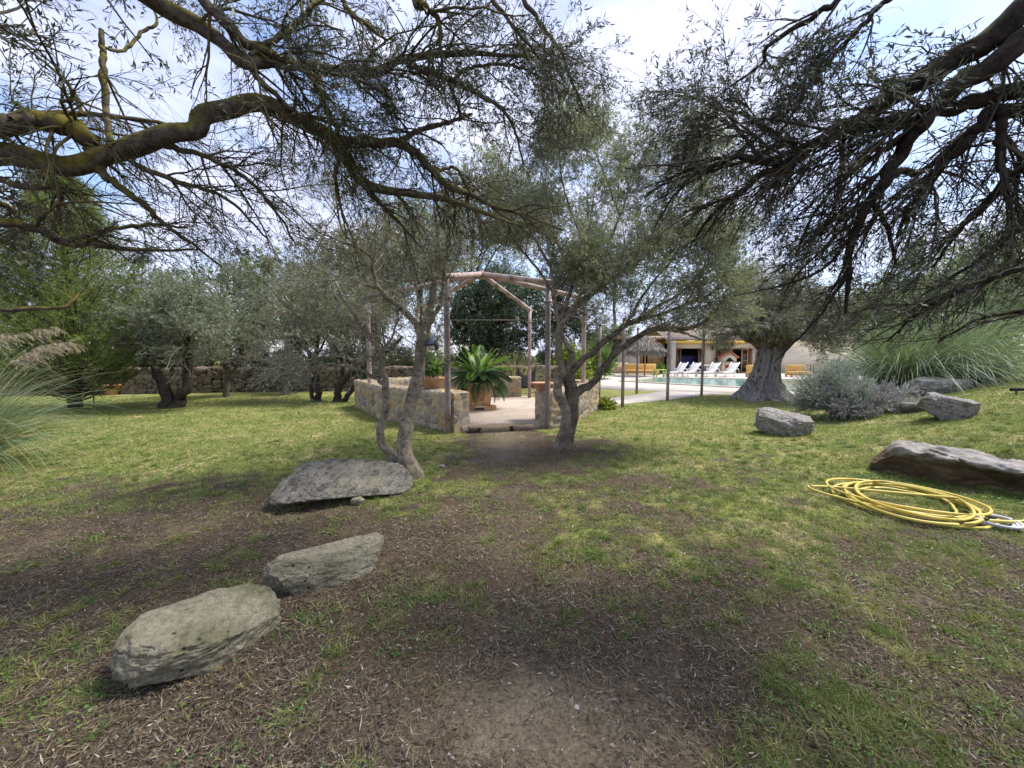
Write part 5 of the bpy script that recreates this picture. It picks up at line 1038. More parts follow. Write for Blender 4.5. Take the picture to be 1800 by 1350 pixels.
A = spawn(*S, 12, (.5, 1.1), (25, 70), 7, .15, (0, 0, -.10), (.3, 1), .5, .005, rng, .02); B = spawn(*A, 10, (.25, .6), (25, 65), 5, .18, (0, 0, -.12), (.1, 1), .6, .0035, rng, .006); C_ = spawn(*B, 3, (.15, .35), (25, 65), 4, .2, (0, 0, -.08), (.1, 1), .6, .003, rng, .004)
tubes_obj('twigs', [A, B, C_], M['twig_grey'], t6, 0, 3)
leaf_obj('foliage', leaves(C_[0], 6, (.05, .08), (.012, .019), rng), M['olive_dry'], t6, 0)

# ------------------------------------------------------------------ plants
def pampas(name, label, base, n, length, lean, mat, plumes, seed, w=(.008, .016), rad=.3, plume_len=.75):
    rg = np.random.default_rng(seed); t_ = thing(name, label, 'pampas grass', base)
    a = rg.uniform(0, 2 * math.pi, n); e = rg.uniform(.75, 1.5, n); ln = rg.uniform(*length, n); m = 10
    r0 = rg.uniform(0, rad, n); pos = np.stack([np.cos(a) * r0, np.sin(a) * r0, np.zeros(n)], -1)
    d = np.stack([np.cos(a) * np.cos(e), np.sin(a) * np.cos(e), np.sin(e)], -1) + np.array(lean) * rg.uniform(.2, 1, n)[:, None]; d = nrm(d)
    Pp = np.zeros((n, m, 3)); Pp[:, 0] = pos; gk = rg.uniform(.14, .3, n)
    for s in range(1, m):
        d = nrm(d + np.stack([0 * gk, 0 * gk, -gk * (.4 + s / m)], -1) + rg.normal(0, .015, (n, 3))); Pp[:, s] = Pp[:, s - 1] + d * (ln / (m - 1))[:, None]
    V, Q, r = ribbons(Pp, rg.uniform(*w, n), rg); mesh_np('blades', V, Q, M[mat], t_, fattr={'rnd': r})
    for pl in plumes:
        pl = [np.array(p_, float) - np.array(base) for p_ in pl]; st = resample(pl, 24)
        po = MB().tube(st[:18], np.linspace(.006, .003, 18), 6).build('plume', M['plume'], t_)
        ax = st[11:]; rr_ = np.full(len(ax), .004)
        sp = spawn(np.repeat(ax[None], 1, 0), rr_[None], 95, (.10, .26), (18, 42), 6, .07, (0, 0, -.22), (.02, .98), .6, .0012, rg)
        env = np.sin(np.pi * np.linspace(.12, .95, 20)); tubes_obj('spikelets', [sp], M['plume'], po, 0, 3)
        hr = spawn(sp[0], sp[1], 34, (.018, .05), (10, 40), 3, .12, (0, 0, -.25), (.05, 1), .6, .0006, rg)
        V, Q, r = ribbons(hr[0], np.full(len(hr[0]), .0022), rg, tip=.3); mesh_np('plume_hairs', V, Q, M['plume'], po, fattr={'rnd': r})
    return t_
b = np.array([-7.7, 5.1, 0.]); Yp = 4.6
pampas('pampas_grass', 'blue green pampas grass with two drooping beige plumes at the left edge', b, 1250, (1.1, 2.2), (.12, -.12, 0), 'pampas',
       [[b + [.2, 0, .2], P(-60, 720, Yp), P(0, 645, Yp), P(45, 600, Yp), P(105, 572, Yp)], [b + [.25, 0, .2], P(-60, 690, Yp - .2), P(-25, 640, Yp - .2), P(0, 608, Yp - .2), P(60, 585, Yp - .2), P(108, 575, Yp - .2)], ][:0] +
       [[b + [.2, 0, .3], P(-120, 700, Yp), P(-40, 612, Yp), P(30, 588, Yp), P(104, 578, Yp)], [b + [.3, 0, .3], P(-60, 700, Yp - .3), P(20, 640, Yp - .3), P(70, 612, Yp - .3), P(128, 602, Yp - .3)]], 91)
q = G(1620, 686); pampas('pampas_grass', 'large arching pampas grass on the mound above the grey flat boulder', (q[0], q[1] + .5, q[2] - .05), 1700, (1.8, 3.3), (0, -.1, 0), 'pampas_right', [], 92, (.012, .024), .45)
q = G(1715, 676); pampas('pampas_grass', 'smaller bluer pampas grass on the mound right of the large clump', (q[0] + .3, q[1] + .6, gz(q[0] + .3, q[1] + .6) - .05), 1100, (1.5, 2.9), (.05, -.1, 0), 'pampas_right', [], 93, (.012, .024), .4)
q = G(1500, 672); pampas('pampas_grass', 'low green pampas grass between the lavender and the large clump', (q[0], q[1] + 1, gz(q[0], q[1] + 1) - .05), 500, (.9, 1.7), (0, 0, 0), 'pampas_right', [], 94, (.012, .024), .3)
q = P(905, 640, 18.5); pampas('dry_grass_clump', 'tan dry grass clump beyond the gazebo back wall', (q[0], q[1], 0), 420, (1.2, 2.1), (0, 0, 0), 'dry_thatch', [], 95, (.02, .035), .6)['category'] = 'dry grass'
def yucca(label, base, n, ln, seed, cz=.7):
    rg = np.random.default_rng(seed); t_ = thing('yucca', label, 'yucca', base)
    MB().tube(resample([(0, 0, -.1), (.05, 0, .3), (0, 0, cz)], 6), [.2, .16, .13, .12, .11, .1], 10).build('trunk', M['bark_mid'], t_, smooth=True)
    a = rg.uniform(0, 2 * math.pi, n); e = rg.uniform(-.5, 1.4, n); d = np.stack([np.cos(a) * np.cos(e), np.sin(a) * np.cos(e), np.sin(e)], -1); l_ = rg.uniform(*ln, n); m = 6; Pp = np.zeros((n, m, 3)); Pp[:, 0] = np.array([0, 0, cz]) + d * .05
    for s in range(1, m): d = nrm(d + np.array([0, 0, -.12])); Pp[:, s] = Pp[:, s - 1] + d * (l_ / (m - 1))[:, None]
    V, Q, r = ribbons(Pp, np.full(n, .05), rg, tip=.05); mesh_np('leaves', V, Q, M['carob'], t_, fattr={'rnd': r}); return t_
q = G(500, 694); yucca('spiky yucca with a shaggy base on the lawn before the far wall', (q[0], q[1], 0), 190, (.6, 1.0), 96, .85)
q = G(634, 692); yucca('dark spiky yucca half hidden behind the gazebo left wall', (q[0] - .2, q[1] + 1.2, 0), 120, (.5, .9), 97, .7)
# lavender
def shrub(name, label, base, rads, n, leaf, mat, seed, cat, stems=60, stemmat='twig_grey', up=.5, mat2=None, f2=.5, group=None, zc=.5):
    rg = np.random.default_rng(seed); t_ = thing(name, label, cat, base, 0, group)
    a = rg.uniform(0, 2 * math.pi, stems); e = np.arcsin(rg.uniform(.02, 1, stems)); rads = np.array(rads); tg = np.stack([np.cos(a) * np.cos(e), np.sin(a) * np.cos(e), np.sin(e)], -1) * rads * rg.uniform(.6, .9, stems)[:, None] * (.8 + .5 * (fbm(np.stack([np.cos(a), np.sin(a), e], -1) * 1.5 + seed, 2, seed)[:, None]))
    t = np.linspace(0, 1, 7); s0 = tg * np.array([.08, .08, 0]); Pp = s0[:, None] + (tg - s0)[:, None] * t[:, None] + np.array([0, 0, 1]) * (np.sin(t * math.pi) * .12 * rads[2])[None, :, None]
    Rr = np.full((stems, 7), .008) * np.linspace(1, .5, 7)
    A = spawn(Pp, Rr, n, (.25 * rads[2], .55 * rads[2]), (15, 55), 5, .12, (0, 0, up * .2), (.35, 1), .7, .0025, rg)
    tubes_obj('stems', [(Pp, Rr), A], M[stemmat], t_, 0, 3)
    if mat2:
        w = rg.uniform(0, 1, len(A[0])) < f2; leaf_obj('dry_foliage', leaves(A[0][w], leaf[2], leaf[0], leaf[1], rg, (0, 1), (10, 45)), M[mat2], t_, 0); A = keepP(A, ~w)
    leaf_obj('foliage', leaves(A[0], leaf[2], leaf[0], leaf[1], rg, (0, 1), (10, 50)), M[mat], t_, 0); return t_
q = G(1528, 736); lav = shrub('lavender_bush', 'rounded grey green lavender bush with dry mauve stalks on the right lawn', (q[0], q[1] + .9, q[2] - .05), (.8, .85, 1.15), 26, ((.05, .10), (.008, .014), 12), 'lavender', 101, 'lavender', 80, 'twig_grey', .6, 'lavender_dry', .18)
q = G(1590, 730); shrub('lavender_bush', 'low spreading half dry lavender right of the rounded one', (q[0] - .1, q[1] + .8, q[2] - .05), (1.2, .8, .75), 20, ((.05, .10), (.008, .014), 10), 'lavender', 102, 'lavender', 60, 'twig_grey', .4, 'lavender_dry', .7)
q = G(1462, 716); shrub('lavender_bush', 'mauve tinted dry lavender at the left of the rounded bush near the olive', (q[0] + .25, q[1] + .5, q[2] - .05), (.6, .6, .6), 18, ((.05, .10), (.008, .014), 10), 'lavender', 103, 'lavender', 45, 'twig_grey', .4, 'lavender_dry', .75)
q = G(1066, 720); shrub('leafy_shrub', 'small yellow green shrub at the foot of the nearest path post', (q[0], q[1] + .15, 0), (.36, .3, .34), 10, ((.05, .09), (.025, .04), 9), 'croton', 104, 'shrub', 26, 'twig_grey')
q = P(1008, 650, 21); shrub('leafy_shrub', 'bright yellow leaved shrub behind the right gazebo post', (q[0], q[1], 0), (.9, .9, 2.1), 12, ((.16, .3), (.06, .1), 8), 'croton', 105, 'shrub', 40)
q = P(1042, 650, 25); shrub('leafy_shrub', 'green leafy shrub beyond the pool deck left of the blue shutter', (q[0], q[1], 0), (1.3, 1, 2.3), 14, ((.16, .3), (.06, .1), 8), 'lush', 106, 'shrub', 45)
q = P(1160, 650, 31.5); pot = thing('potted_plant', 'bright green plant in a dark pot by the ochre daybed', 'potted plant', (q[0], q[1], .03))
MB().lathe([(.16, 0), (.22, .35), (.25, .4)], k=16).build('pot', M['black_plastic'], pot)
rg = np.random.default_rng(8); k = 260; d = nrm(rg.normal(size=(k, 3)) + [0, 0, .4]); leaf_obj('foliage', leaf_quads(np.array([0, 0, .5]) + d * rg.uniform(.05, .3, k)[:, None], d, rg.uniform(.15, .3, k), rg.uniform(.06, .1, k), rg), M['lush'], pot, 0)
# ground plants round stones
q = G(1660, 850)
# ------------------------------------------------------------------ pots and planter of the gazebo
q = G(843, 720.5); pz = FLOORZ; fy = 10.15; fx = (843 - 900) / F * fy
pl = thing('planter', 'square weathered terracotta planter on wooden feet in the gazebo', 'planter', (fx, fy, pz), R(8))
MB().lathe([(.27, .1), (.33, .5), (.36, .64), (.385, .65), (.385, .72), (.34, .72), (.33, .66)], k=32, sq=.8).build('pot', M['terracotta_pale'], pl, bevel=.01)
MB().lathe([(.1, .67), (.33, .675)], k=24, sq=.8).build('soil', M['soil'], pl)
for sx_ in (-1, 1):
    for sy_ in (-1, 1): MB().box((sx_ * .22, sy_ * .22, .05), (.13, .16, .1), .2 * sx_).build('foot', M['wood_light'], pl, bevel=.008)
MB().prism([(.1, -.32), (.42, -.28), (.38, -.05), (.12, -.08)], 0, .12).build('foot', M['terracotta_pale'], pl, bevel=.01)
cy = thing('cycad', 'large sago cycad palm growing in the square terracotta planter', 'cycad', (fx, fy, pz + .66))
MB().lathe([(.12, -.02), (.17, .08), (.16, .2), (.06, .28)], k=16).build('caudex', M['bark_dark'], cy, smooth=True)
rg = np.random.default_rng(111); protos = []
def frond_mesh(rg, curl, ln):
    m = 14; t = np.linspace(0, 1, m); ang = np.interp(t, [0, 1], [0, -curl]); st = np.zeros((m, 3)); d = 0
    for i in range(1, m): st[i] = st[i - 1] + np.array([math.cos(ang[i]), 0, math.sin(ang[i])]) * ln / (m - 1)
    k = 46; ti = np.linspace(.12, .99, k) * (m - 1.01); i = ti.astype(int); f = (ti - i)[:, None]; p = st[i] * (1 - f) + st[i + 1] * f; T = nrm(st[i + 1] - st[i])
    up = np.cross(T, np.array([0, 1., 0])); up *= np.sign(up[:, 2:3] + 1e-9); l_ = .19 * np.sin(np.pi * np.clip(np.linspace(.1, .97, k), 0, 1)) ** .55 * ln
    Vs, Qs, n = [], [], 0
    for sgn in (-1, 1):
        dv = nrm(T * .55 + np.array([0, sgn * 1., 0]) + up * .35 + rg.normal(0, .04, (k, 3))); V, Q, _ = leaf_quads(p, dv, l_, np.full(k, .027), rg, False, np.cross(dv, up)); Vs.append(V); Qs.append(Q + n); n += len(V)
    V, Q = tubes(st[None], np.linspace(.009, .003, m)[None], 5); 
    return np.concatenate(Vs + [V]), np.concatenate(Qs + [Q + n])
for i in range(5):
    V, Q = frond_mesh(rg, (.75, .95, 1.15, .6, .35)[i], 1.0)
    protos.append((V, Q))
meshes = {}
cnt = 84
for i in range(cnt):
    f = i / cnt; e = 1.42 - 1.95 * f ** .85 + rg.normal(0, .07); a = i * 2.39996 + rg.normal(0, .15); new = f < .34
    pi_ = 4 if f < .1 else 3 if f < .25 else int(rg.integers(0, 3)); key = (pi_, new)
    if key not in meshes:
        o = mesh_np('frond', protos[pi_][0], protos[pi_][1], M['cycad_new'] if new else M['cycad'], cy, fattr={'rnd': rg.uniform(0, 1, len(protos[pi_][1]))}); meshes[key] = o
    else: o = meshes[key].copy(); link(o, cy)
    s_ = rg.uniform(.78, 1.0) * (.92 if f > .25 else .95); o.scale = (s_,) * 3; o.location = (.08 * math.cos(a), .08 * math.sin(a), .2); o.rotation_euler = (rg.normal(0, .15), -e, a)
# bowl on the left wall
b = P(763, 680, 8.55); bz = .79
bw = thing('terracotta_bowl', 'wide terracotta bowl standing on the left wall of the gazebo', 'bowl', (b[0], b[1], bz)); MB().lathe([(.15, 0), (.2, .05), (.3, .24), (.34, .25), (.34, .285), (.29, .285), (.27, .22)], k=28).build('bowl_body', M['terracotta'], bw, smooth=True); MB().lathe([(.05, .22), (.275, .225)], k=24).build('soil', M['soil'], bw)
rg = np.random.default_rng(121); bp = thing('leafy_plant', 'bright green broad leaved plant growing in the wide terracotta bowl', 'plant', (b[0], b[1], bz + .22))
sa_ = rg.uniform(0, 2 * math.pi, 34); sr = rg.uniform(.02, .24, 34); hh = rg.uniform(.25, .62, 34); s0 = np.stack([np.cos(sa_) * sr, np.sin(sa_) * sr, 0 * sr], -1); s1 = s0 + np.stack([np.cos(sa_) * .12 * rg.uniform(0, 1.5, 34), np.sin(sa_) * .1, hh], -1)
t = np.linspace(0, 1, 6); Pp = s0[:, None] + (s1 - s0)[:, None] * t[:, None]; Rr = np.full((34, 6), .006); tubes_obj('stems', [(Pp, Rr)], M['lush'], bp, 0, 5)
leaf_obj('foliage', leaves(Pp, 24, (.09, .18), (.045, .075), rg, (.35, 1), (35, 80), True), M['lush'], bp, 0)
b = P(947, 680, 8.5); bw = thing('terracotta_bowl', 'small terracotta bowl on the right wall of the gazebo beside the post', 'bowl', (.66, 8.4, .78)); MB().lathe([(.11, 0), (.16, .06), (.22, .15), (.25, .155), (.25, .185), (.2, .18)], k=24).build('bowl_body', M['terracotta'], bw, smooth=True); MB().lathe([(.05, .14), (.205, .145)], k=20).build('soil', M['soil'], bw)
rg = np.random.default_rng(5)
# pots along the left boundary wall
gpot = 'terracotta pots along the far wall'
pots = [(180, 693, .85, 'M', 'pale wide terracotta pot second from the left along the far wall'), (198, 694, .95, 'T', 'tall reddish terracotta pot third from the left along the far wall'), (222, 692, 1.0, 'T', 'dark low terracotta pot in the middle of the far wall row'), (243, 692, .75, 'M', 'small buff pot beside the dark low one at the far wall'),
        (272, 691, .8, 'M', 'buff pot left of the two stemmed olive trunk at the far wall'), (164, 694, .6, 'M', 'leftmost grey pot at the foot of the conifer by the far wall')]
for px_, py_, s_, mt, lb in pots:
    q = G(px_, py_); t_ = thing('flower_pot', lb, 'pot', (q[0], q[1], 0), 0, gpot); MB().lathe([(.19 * s_, -.02), (.3 * s_, .36 * s_), (.35 * s_, .37 * s_), (.35 * s_, .45 * s_), (.3 * s_, .45 * s_), (.28 * s_, .38 * s_)], k=20).build('pot_body', M['terracotta' if mt == 'T' else 'terracotta_pale'], t_, smooth=True); MB().lathe([(.05, .38 * s_), (.29 * s_, .385 * s_)], k=18).build('soil', M['soil'], t_)
q = G(165, 709); t_ = thing('stake_light', 'small dark stake light on the lawn beside the conifer foot', 'light', (q[0], q[1], 0)); MB().tube([(0, 0, -.05), (0, 0, .3)], .015, 8).build('stake', M['iron'], t_); MB().lathe([(.03, .3), (.06, .32), (.06, .38), (.02, .41)], k=12).build('lamp_head', M['iron'], t_)
# black sling chair beyond the back wall
q = P(926, 660, 15.5); ch = thing('sling_chair', 'black sling chair with two pointed back corners beyond the gazebo wall', 'chair', (q[0], q[1], 0))
zt = P(926, 651, 15.5)[2]; pts = []
nu = 9
for i in range(nu):
    for j in range(nu):
        u, v = i / 8 * 2 - 1, j / 8; z_ = .42 + (zt - .42) * v + .28 * (abs(u) ** 1.6) * v - .16 * v * (1 - u * u) - .1 * (1 - v) * (1 - u * u); pts.append((u * (.34 + .06 * v), .35 * v + .05 - .12 * (1 - u * u), z_ - .08))
qd = [(i * nu + j, (i + 1) * nu + j, (i + 1) * nu + j + 1, i * nu + j + 1) for i in range(nu - 1) for j in range(nu - 1)]
sl_ = MB().add(pts, qd).build('seat', M['black_cloth'], ch, smooth=True); m_ = sl_.modifiers.new('thickness', 'SOLIDIFY'); m_.thickness = .012
for sx_ in (-1, 1): MB().tube([(sx_ * .40, .4, zt), (sx_ * .30, .2, .2), (sx_ * .33, -.3, 0)], .012, 8).build('leg', M['iron'], ch); MB().tube([(sx_ * .34, .05, .6), (sx_ * .3, .2, .2), (sx_ * .35, .45, 0)], .012, 8).build('leg', M['iron'], ch)
# black pipe at the right edge
q = P(1776, 705, 7.6); t_ = thing('black_bar', 'black metal bar on a thin stand jutting in at the right edge', 'metal bar', (q[0], q[1], gz(q[0], q[1])))
hz_ = q[2] - gz(q[0], q[1]); hz_ = max(hz_, .12)
MB().tube([(0, 0, hz_), (1.3, .1, hz_ + .02)], .035, 12).build('bar', M['black_plastic'], t_, smooth=True); MB().tube([(.1, 0, -.05), (.1, 0, hz_)], .012, 8).build('leg', M['iron'], t_); MB().tube([(1.1, .1, -.05), (1.1, .1, hz_)], .012, 8).build('leg', M['iron'], t_)

# ------------------------------------------------------------------ house and terrace
HY = 34.0; PXM = HY / F
def hx(px): return (px - 900) * PXM
def hz(py): return P(1300, py, HY)[2]
ho = thing('house', 'long cream rendered house with tiled roof beyond the pool', 'house', (hx(1240), HY, 0)); HO = np.array([hx(1240), HY, 0.])
eave = 2.9; DT = hz(612.5)
def wallbox(mb, x0, x1, z0, z1, y=HY, th=.4): return mb.box((((x0 + x1) / 2) - HO[0], y + th / 2 - HY, (z0 + z1) / 2), (x1 - x0, th, z1 - z0))
mb = MB(); op = [(hx(1188), hx(1237)), (hx(1257), hx(1320))]; xs_ = [hx(1174)] + [v for o_ in op for v in o_] + [hx(1530)]
for i in range(0, len(xs_), 2): wallbox(mb, xs_[i], xs_[i + 1], -.1, eave)
for a, b in op: wallbox(mb, a, b, DT, eave)
mb.build('wall', M['render'], ho)
mb = MB(); wallbox(mb, hx(1160), hx(1560), -.1, eave, HY + 3.7, .2); mb.build('inner_wall', M['interior_shade'], ho)  # blackened wall carries the shade of the rooms behind the doorways
mb = MB(); wallbox(mb, hx(1174), hx(1530), .005, .03, HY + .41, 3.2); mb.build('floor', M['wood'], ho)
mb = MB(); wallbox(mb, hx(1174), hx(1530), eave + .005, eave + .02, HY + .0, 4.0); mb.build('ceiling', M['cream_plaster'], ho)
x0, x1 = hx(1164) - HO[0], hx(1540) - HO[0]
rf = MB().add([(x0, -.75, eave - .02), (x1, -.75, eave - .02), (x1, 3.6, eave + 1.5), (x0, 3.6, eave + 1.5), (x0, 8, eave), (x1, 8, eave), (x0, -.75, eave + .1), (x1, -.75, eave + .1), (x1, 3.6, eave + 1.64), (x0, 3.6, eave + 1.64), (x0, 8, eave + .12), (x1, 8, eave + .12)],
   [(6, 7, 8, 9), (9, 8, 11, 10), (0, 1, 7, 6), (1, 2, 8, 7), (2, 5, 11, 8), (0, 6, 9, 3), (3, 9, 10, 4), (0, 3, 2, 1), (3, 4, 5, 2), (4, 10, 11, 5)]).build('roof', M['roof_tile'], ho)
MB().box((x0 + 5.2, 2.4, eave + 1.9), (.9, .7, 1.2)).build('chimney', M['render'], rf)
MB().box((hx(1240) - HO[0], -.62, eave - .2), (hx(1312) - hx(1166), 1.15, .2)).build('fascia', M['yellow_paint'], ho)
def door(px0, px1, nm, mt, glass=None, y=-.03, rz_=0, bars=3):
    x0, x1 = hx(px0) - HO[0], hx(px1) - HO[0]; w = x1 - x0; h = DT - .04; d_ = MB(); c_ = (x0 + x1) / 2
    for sx_ in (-1, 1): d_.box((c_ + sx_ * (w / 2 - .05), y, .03 + h / 2), (.1, .06, h))
    for i in range(bars + 1): d_.box((c_, y, .08 + (h - .1) * i / bars), (w - .2, .05, .09 if i in (0, bars) else .035))
    o = d_.build(nm, M[mt], ho)
    if glass: MB().box((c_, y + .005, .03 + h / 2), (w - .19, .012, h - .05)).build('pane', M[glass], o)
door(1188, 1196, 'door', 'wood', 'dark_glass'); door(1226, 1237, 'door', 'wood', 'dark_glass'); door(1257, 1268, 'door', 'wood', 'dark_glass', .12); door(1282, 1286, 'door', 'wood_light', None, .12); door(1301, 1313, 'door', 'wood_light', 'dark_glass', -.08, 0, 4)
MB().box((hx(1318) - HO[0], -.04, .03 + (DT - .05) / 2), (.24, .06, DT - .05)).build('shutter', M['wood'], ho)
MB().box((hx(1465) - HO[0], -.02, (hz(620) + hz(604)) / 2), (.85, .08, .8)).build('shutter', M['wood'], ho)
for px_ in (1180, 1249, 1326):
    l_ = MB().lathe([(.03, -.2), (.09, -.16), (.13, .1), (.15, .12), (.02, .26)], (hx(px_) - HO[0], -.22, hz(611)), 8).build('wall_lamp', M['iron'], ho); MB().box((hx(px_) - HO[0], -.1, hz(611) + .02), (.04, .2, .04)).build('bracket', M['iron'], l_)
# left wing with the porch
wn = thing('porch', 'ochre walled porch wing left of the main house', 'porch', (hx(1120), HY + .2, 0)); WO = np.array([hx(1120), HY + .2, 0.])
def wb(mb, a, b, z0, z1, y, th): return mb.box(((hx(a) + hx(b)) / 2 - WO[0], y + th / 2, (z0 + z1) / 2), (hx(b) - hx(a), th, z1 - z0))
mb = MB(); wb(mb, 1112, 1173.6, -.1, 3.0, .6, .3); mb.build('back_wall', M['orange_wall'], wn)
mb = MB(); wb(mb, 1052, 1112, -.1, 3.0, .3, .3); mb.build('wall', M['render'], wn)
mb = MB(); wb(mb, 1048, 1176, 3.0, 3.25, -.5, 4); mb.build('roof', M['roof_tile'], wn)
mb = MB(); wb(mb, 1077, 1088, hz(638), hz(619), .25, .05); mb.build('shutter', M['blue_paint'], wn)
mb = MB(); wb(mb, 1122, 1131, .9, hz(612), .55, .05); mb.build('niche', M['wood_light'], wn)
mb = MB(); wb(mb, 1134, 1143, .8, hz(613), .55, .05); w_ = mb.build('window', M['dark_glass'], wn)
mb = MB(); [wb(mb, a, b, .72, hz(612), .53, .06) for a, b in ((1131, 1134), (1143, 1153))]; mb.build('frame', M['wood_light'], w_)
mb = MB(); wb(mb, 1060, 1100, 0, .95, -.9, .4); mb.build('low_wall', M['peach_wall'], wn)
pi_ = stone_wall('stone_pillar', '', [(hx(1097), 32.6), (hx(1113), 32.6)], hz(612) + .3, .5, M['housestone'], .26, .09, .02, 31); tag(pi_, 'grey white stone pillar between the blue shutter and the daybed', 'pillar')
pi_ = stone_wall('stone_pillar', '', [(hx(1165) - .1, 32.2), (hx(1172) - .1, 32.2)], 2.75, .4, M['housestone'], .26, .09, .02, 32); tag(pi_, 'bluish grey stone pillar right of the daybed at the house corner', 'pillar')
def terrace(px, py): q = G(px, py); return np.array([q[0], q[1], .032])
# thatched parasol
q = terrace(1133, 662); tp = thing('thatched_parasol', 'thatched straw parasol on a wooden pole by the daybed', 'parasol', q); MB().tube([(0, 0, 0), (0, 0, 2.7)], .05, 10).build('pole', M['wood_light'], tp, smooth=True)
MB().lathe([(1.3, 1.75), (1.32, 1.95), (.9, 2.35), (.4, 2.72), (.06, 2.95)], k=30).build('canopy', M['thatch'], tp, smooth=True)
rg = np.random.default_rng(3); k = 2200; a = rg.uniform(0, 2 * math.pi, k); p0 = np.stack([1.32 * np.cos(a), 1.32 * np.sin(a), rg.uniform(1.8, 2.0, k)], -1) * np.r_[1, 1, 1] * rg.uniform(.93, 1.0, k)[:, None] ** np.array([1, 1, 0]); dv = nrm(np.stack([.15 * np.cos(a), .15 * np.sin(a), np.full(k, -1)], -1) + rg.normal(0, .1, (k, 3)))
V, Q, r = leaf_quads(p0, dv, rg.uniform(.15, .7, k) * (.4 + .6 * vnoise(np.stack([np.cos(a) * 3, np.sin(a) * 3, a * 0], -1))), np.full(k, .035), rg); mesh_np('fringe', V, Q, M['thatch'], tp, fattr={'rnd': r})
k = 1500; a = rg.uniform(0, 2 * math.pi, k); f_ = rg.uniform(0, 1, k); rr_ = np.interp(f_, [0, .35, .7, 1], [1.3, .92, .42, .08]); zz_ = np.interp(f_, [0, .35, .7, 1], [1.98, 2.37, 2.74, 2.97]); dv = nrm(np.stack([np.cos(a), np.sin(a), np.full(k, -.85)], -1) + rg.normal(0, .16, (k, 3)))
V, Q, r = leaf_quads(np.stack([rr_ * np.cos(a), rr_ * np.sin(a), zz_], -1), dv, rg.uniform(.2, .5, k), np.full(k, .05), rg); mesh_np('straw_layer', V, Q, M['thatch'], tp, fattr={'rnd': r})
# daybeds
def daybed(label, q, w, d, rz_=0):
    t_ = thing('daybed', label, 'daybed', q, rz_, 'ochre daybeds on the terrace'); MB().box((0, 0, .16), (w, d, .1)).build('base', M['wood_light'], t_, bevel=.01)
    MB().box((0, -.02, .31), (w - .05, d - .08, .18)).build('seat_cushion', M['ochre_cloth'], t_, bevel=.04); MB().box((0, d / 2 - .12, .62), (w - .05, .2, .46), rx=R(-10)).build('back_cushion', M['ochre_cloth'], t_, bevel=.05)
    for sx_ in (-1, 1):
        for sy_ in (-1, 1): MB().box((sx_ * (w / 2 - .08), sy_ * (d / 2 - .08), .055), (.09, .09, .11)).build('leg', M['wood_light'], t_)
    return t_
daybed('long ochre daybed under the thatched parasol', terrace(1127, 659.5), 2.6, 1.0); daybed('ochre daybed left of the ancient olive trunk', terrace(1334, 663.5), 1.5, .9, R(10)); daybed('ochre daybed seen right behind the ancient olive trunk', terrace(1402, 663.5), 1.3, .9, R(-10))
# tables
def table(nm, label, cat, q, w, d, h, mt, rz_=0):
    t_ = thing(nm, label, cat, q, rz_); MB().box((0, 0, h - .025), (w, d, .05)).build('tabletop', M[mt], t_, bevel=.008)
    for sx_ in (-1, 1):
        for sy_ in (-1, 1): MB().box((sx_ * (w / 2 - .05), sy_ * (d / 2 - .05), (h - .052) / 2), (.06, .06, h - .052)).build('leg', M[mt], t_)
    return t_
table('side_table', 'lime green side table between the daybed and the white loungers', 'table', terrace(1160, 664), .75, .6, .55, 'lime_paint'); table('bench', 'brown wooden bench against the cream wall right of the ancient olive', 'bench', terrace(1417, 659), 1.0, .4, .75, 'wood')
table('dining_table', 'white dining table behind the loungers before the dark doorway', 'table', terrace(1232, 657.5), 1.6, .9, .74, 'white_plastic')
def screen(label, px):
    t_ = thing('folding_screen', label, 'screen', (hx(px), HY + .9, .03)); 
    for sx_ in (-1, 1): MB().box((sx_ * .5, 0, .75), (.96, .04, 1.5), rz=.2 * sx_).build('panel', M['screen_blue'], t_)
screen('navy blue folding screen inside the left doorway of the house', 1213)
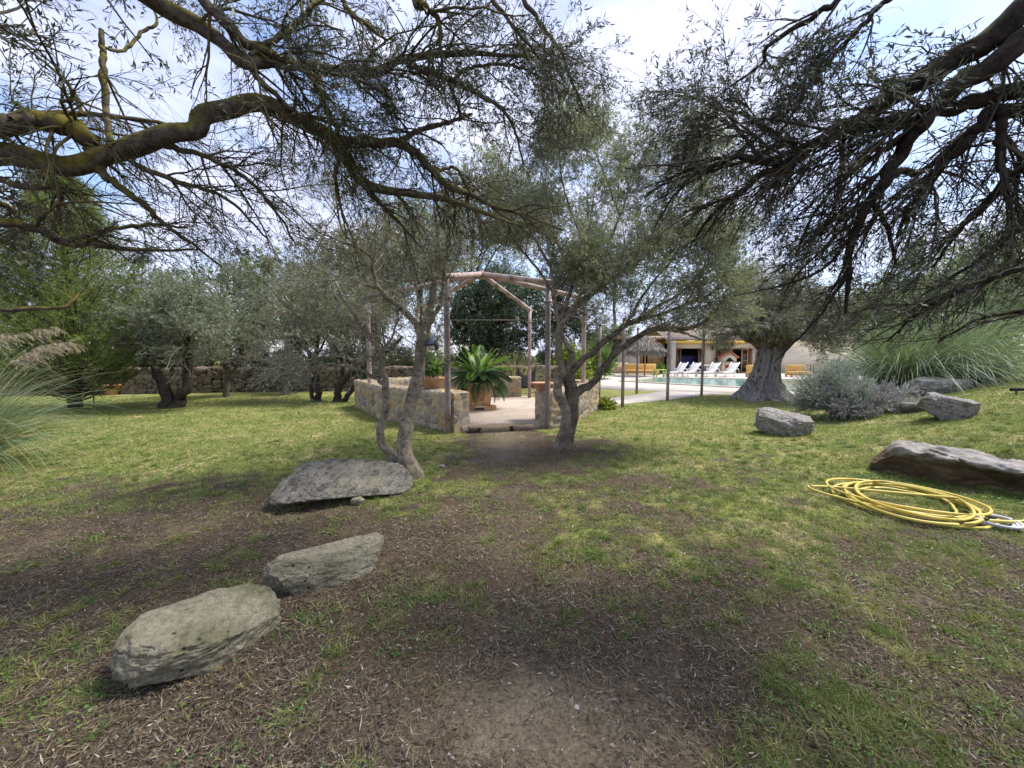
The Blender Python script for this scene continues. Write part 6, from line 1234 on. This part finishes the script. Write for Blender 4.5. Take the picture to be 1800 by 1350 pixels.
# brick oven
q = terrace(1277, 656.5); ov = thing('brick_oven', 'outdoor brick oven with gabled roof before the right doorway', 'oven', q)
MB().box((0, 0, .45), (1.2, .8, .9)).build('base', M['cream_plaster'], ov, bevel=.01); MB().box((0, -.405, .42), (.75, .02, .6)).build('red_door', M['red_paint'], ov); MB().box((0, -.1, .925), (1.5, 1.0, .05)).build('counter', M['concrete'], ov, bevel=.01)
MB().add([(-.6, -.4, .95), (.6, -.4, .95), (.6, -.4, 1.35), (0, -.4, 1.75), (-.6, -.4, 1.35), (-.6, .4, .95), (.6, .4, .95), (.6, .4, 1.35), (0, .4, 1.75), (-.6, .4, 1.35)], [(0, 1, 2, 3, 4), (9, 8, 7, 6, 5), (0, 5, 6, 1), (1, 6, 7, 2), (0, 4, 9, 5), (2, 7, 8, 3), (3, 8, 9, 4)]).build('oven_body', M['cream_plaster'], ov)
MB().add([(-.36 + .72 * i / 10, -.406, 1.0 + .34 * math.sin(math.pi * i / 10)) for i in range(11)], [tuple(range(11))[::-1]]).build('opening', M['interior_shade'], ov)  # flat dark sheet painted as the shade inside the oven mouth
for sx_ in (-1, 1): MB().box((sx_ * .38, -.03, 1.60), (.98, 1.0, .08), ry=sx_ * R(33.5)).build('roof', M['brick'], ov)
MB().box((.3, .1, 1.9), (.22, .22, .5)).build('flue', M['brick'], ov)
# sun loungers
gl = 'white sun loungers in a row at the far pool edge'
def lounger(label, q, rz_):
    t_ = thing('sun_lounger', label, 'sun lounger', q, rz_, gl); mt = M['white_plastic']
    for sy_ in (-1, 1): MB().box((-.35, sy_ * .31, .33), (1.35, .05, .08)).build('rail', mt, t_, bevel=.01)
    s_ = MB()
    for i in range(8): s_.box((-.95 + i * .15, 0, .36), (.12, .58, .025))
    s_.build('seat', mt, t_); b_ = MB(); 
    for i in range(7): b_.box((.27 + .115 * i * math.cos(R(50)), 0, .40 + .115 * i * math.sin(R(50))), (.10, .60, .03), ry=-R(50))
    for sy_ in (-1, 1): b_.box((.52, sy_ * .30, .69), (.9, .05, .05), ry=-R(50))
    b_.build('backrest', mt, t_)
    for sx_ in (-.9, .22):
        for sy_ in (-1, 1): MB().tube([(sx_ - .1, sy_ * .3, .3), (sx_, sy_ * .32, 0.02), (sx_ + .12, sy_ * .3, .3)], .028, 8).build('leg', mt, t_)
    for sy_ in (-1, 1): MB().tube([(.2, sy_ * .34, .34), (.25, sy_ * .34, .56), (.62, sy_ * .34, .56), (.7, sy_ * .34, .34)], .025, 8).build('armrest', mt, t_)
    return t_
for px_, lb in ((1189, 'white sun lounger half hidden behind the second near path post'), (1212, 'white sun lounger second from the left before the navy screen'), (1246, 'white sun lounger third from the left before the wall lamp pier'), (1280, 'rightmost white sun lounger in front of the brick oven')): lounger(lb, terrace(px_, 663.2), R(28))
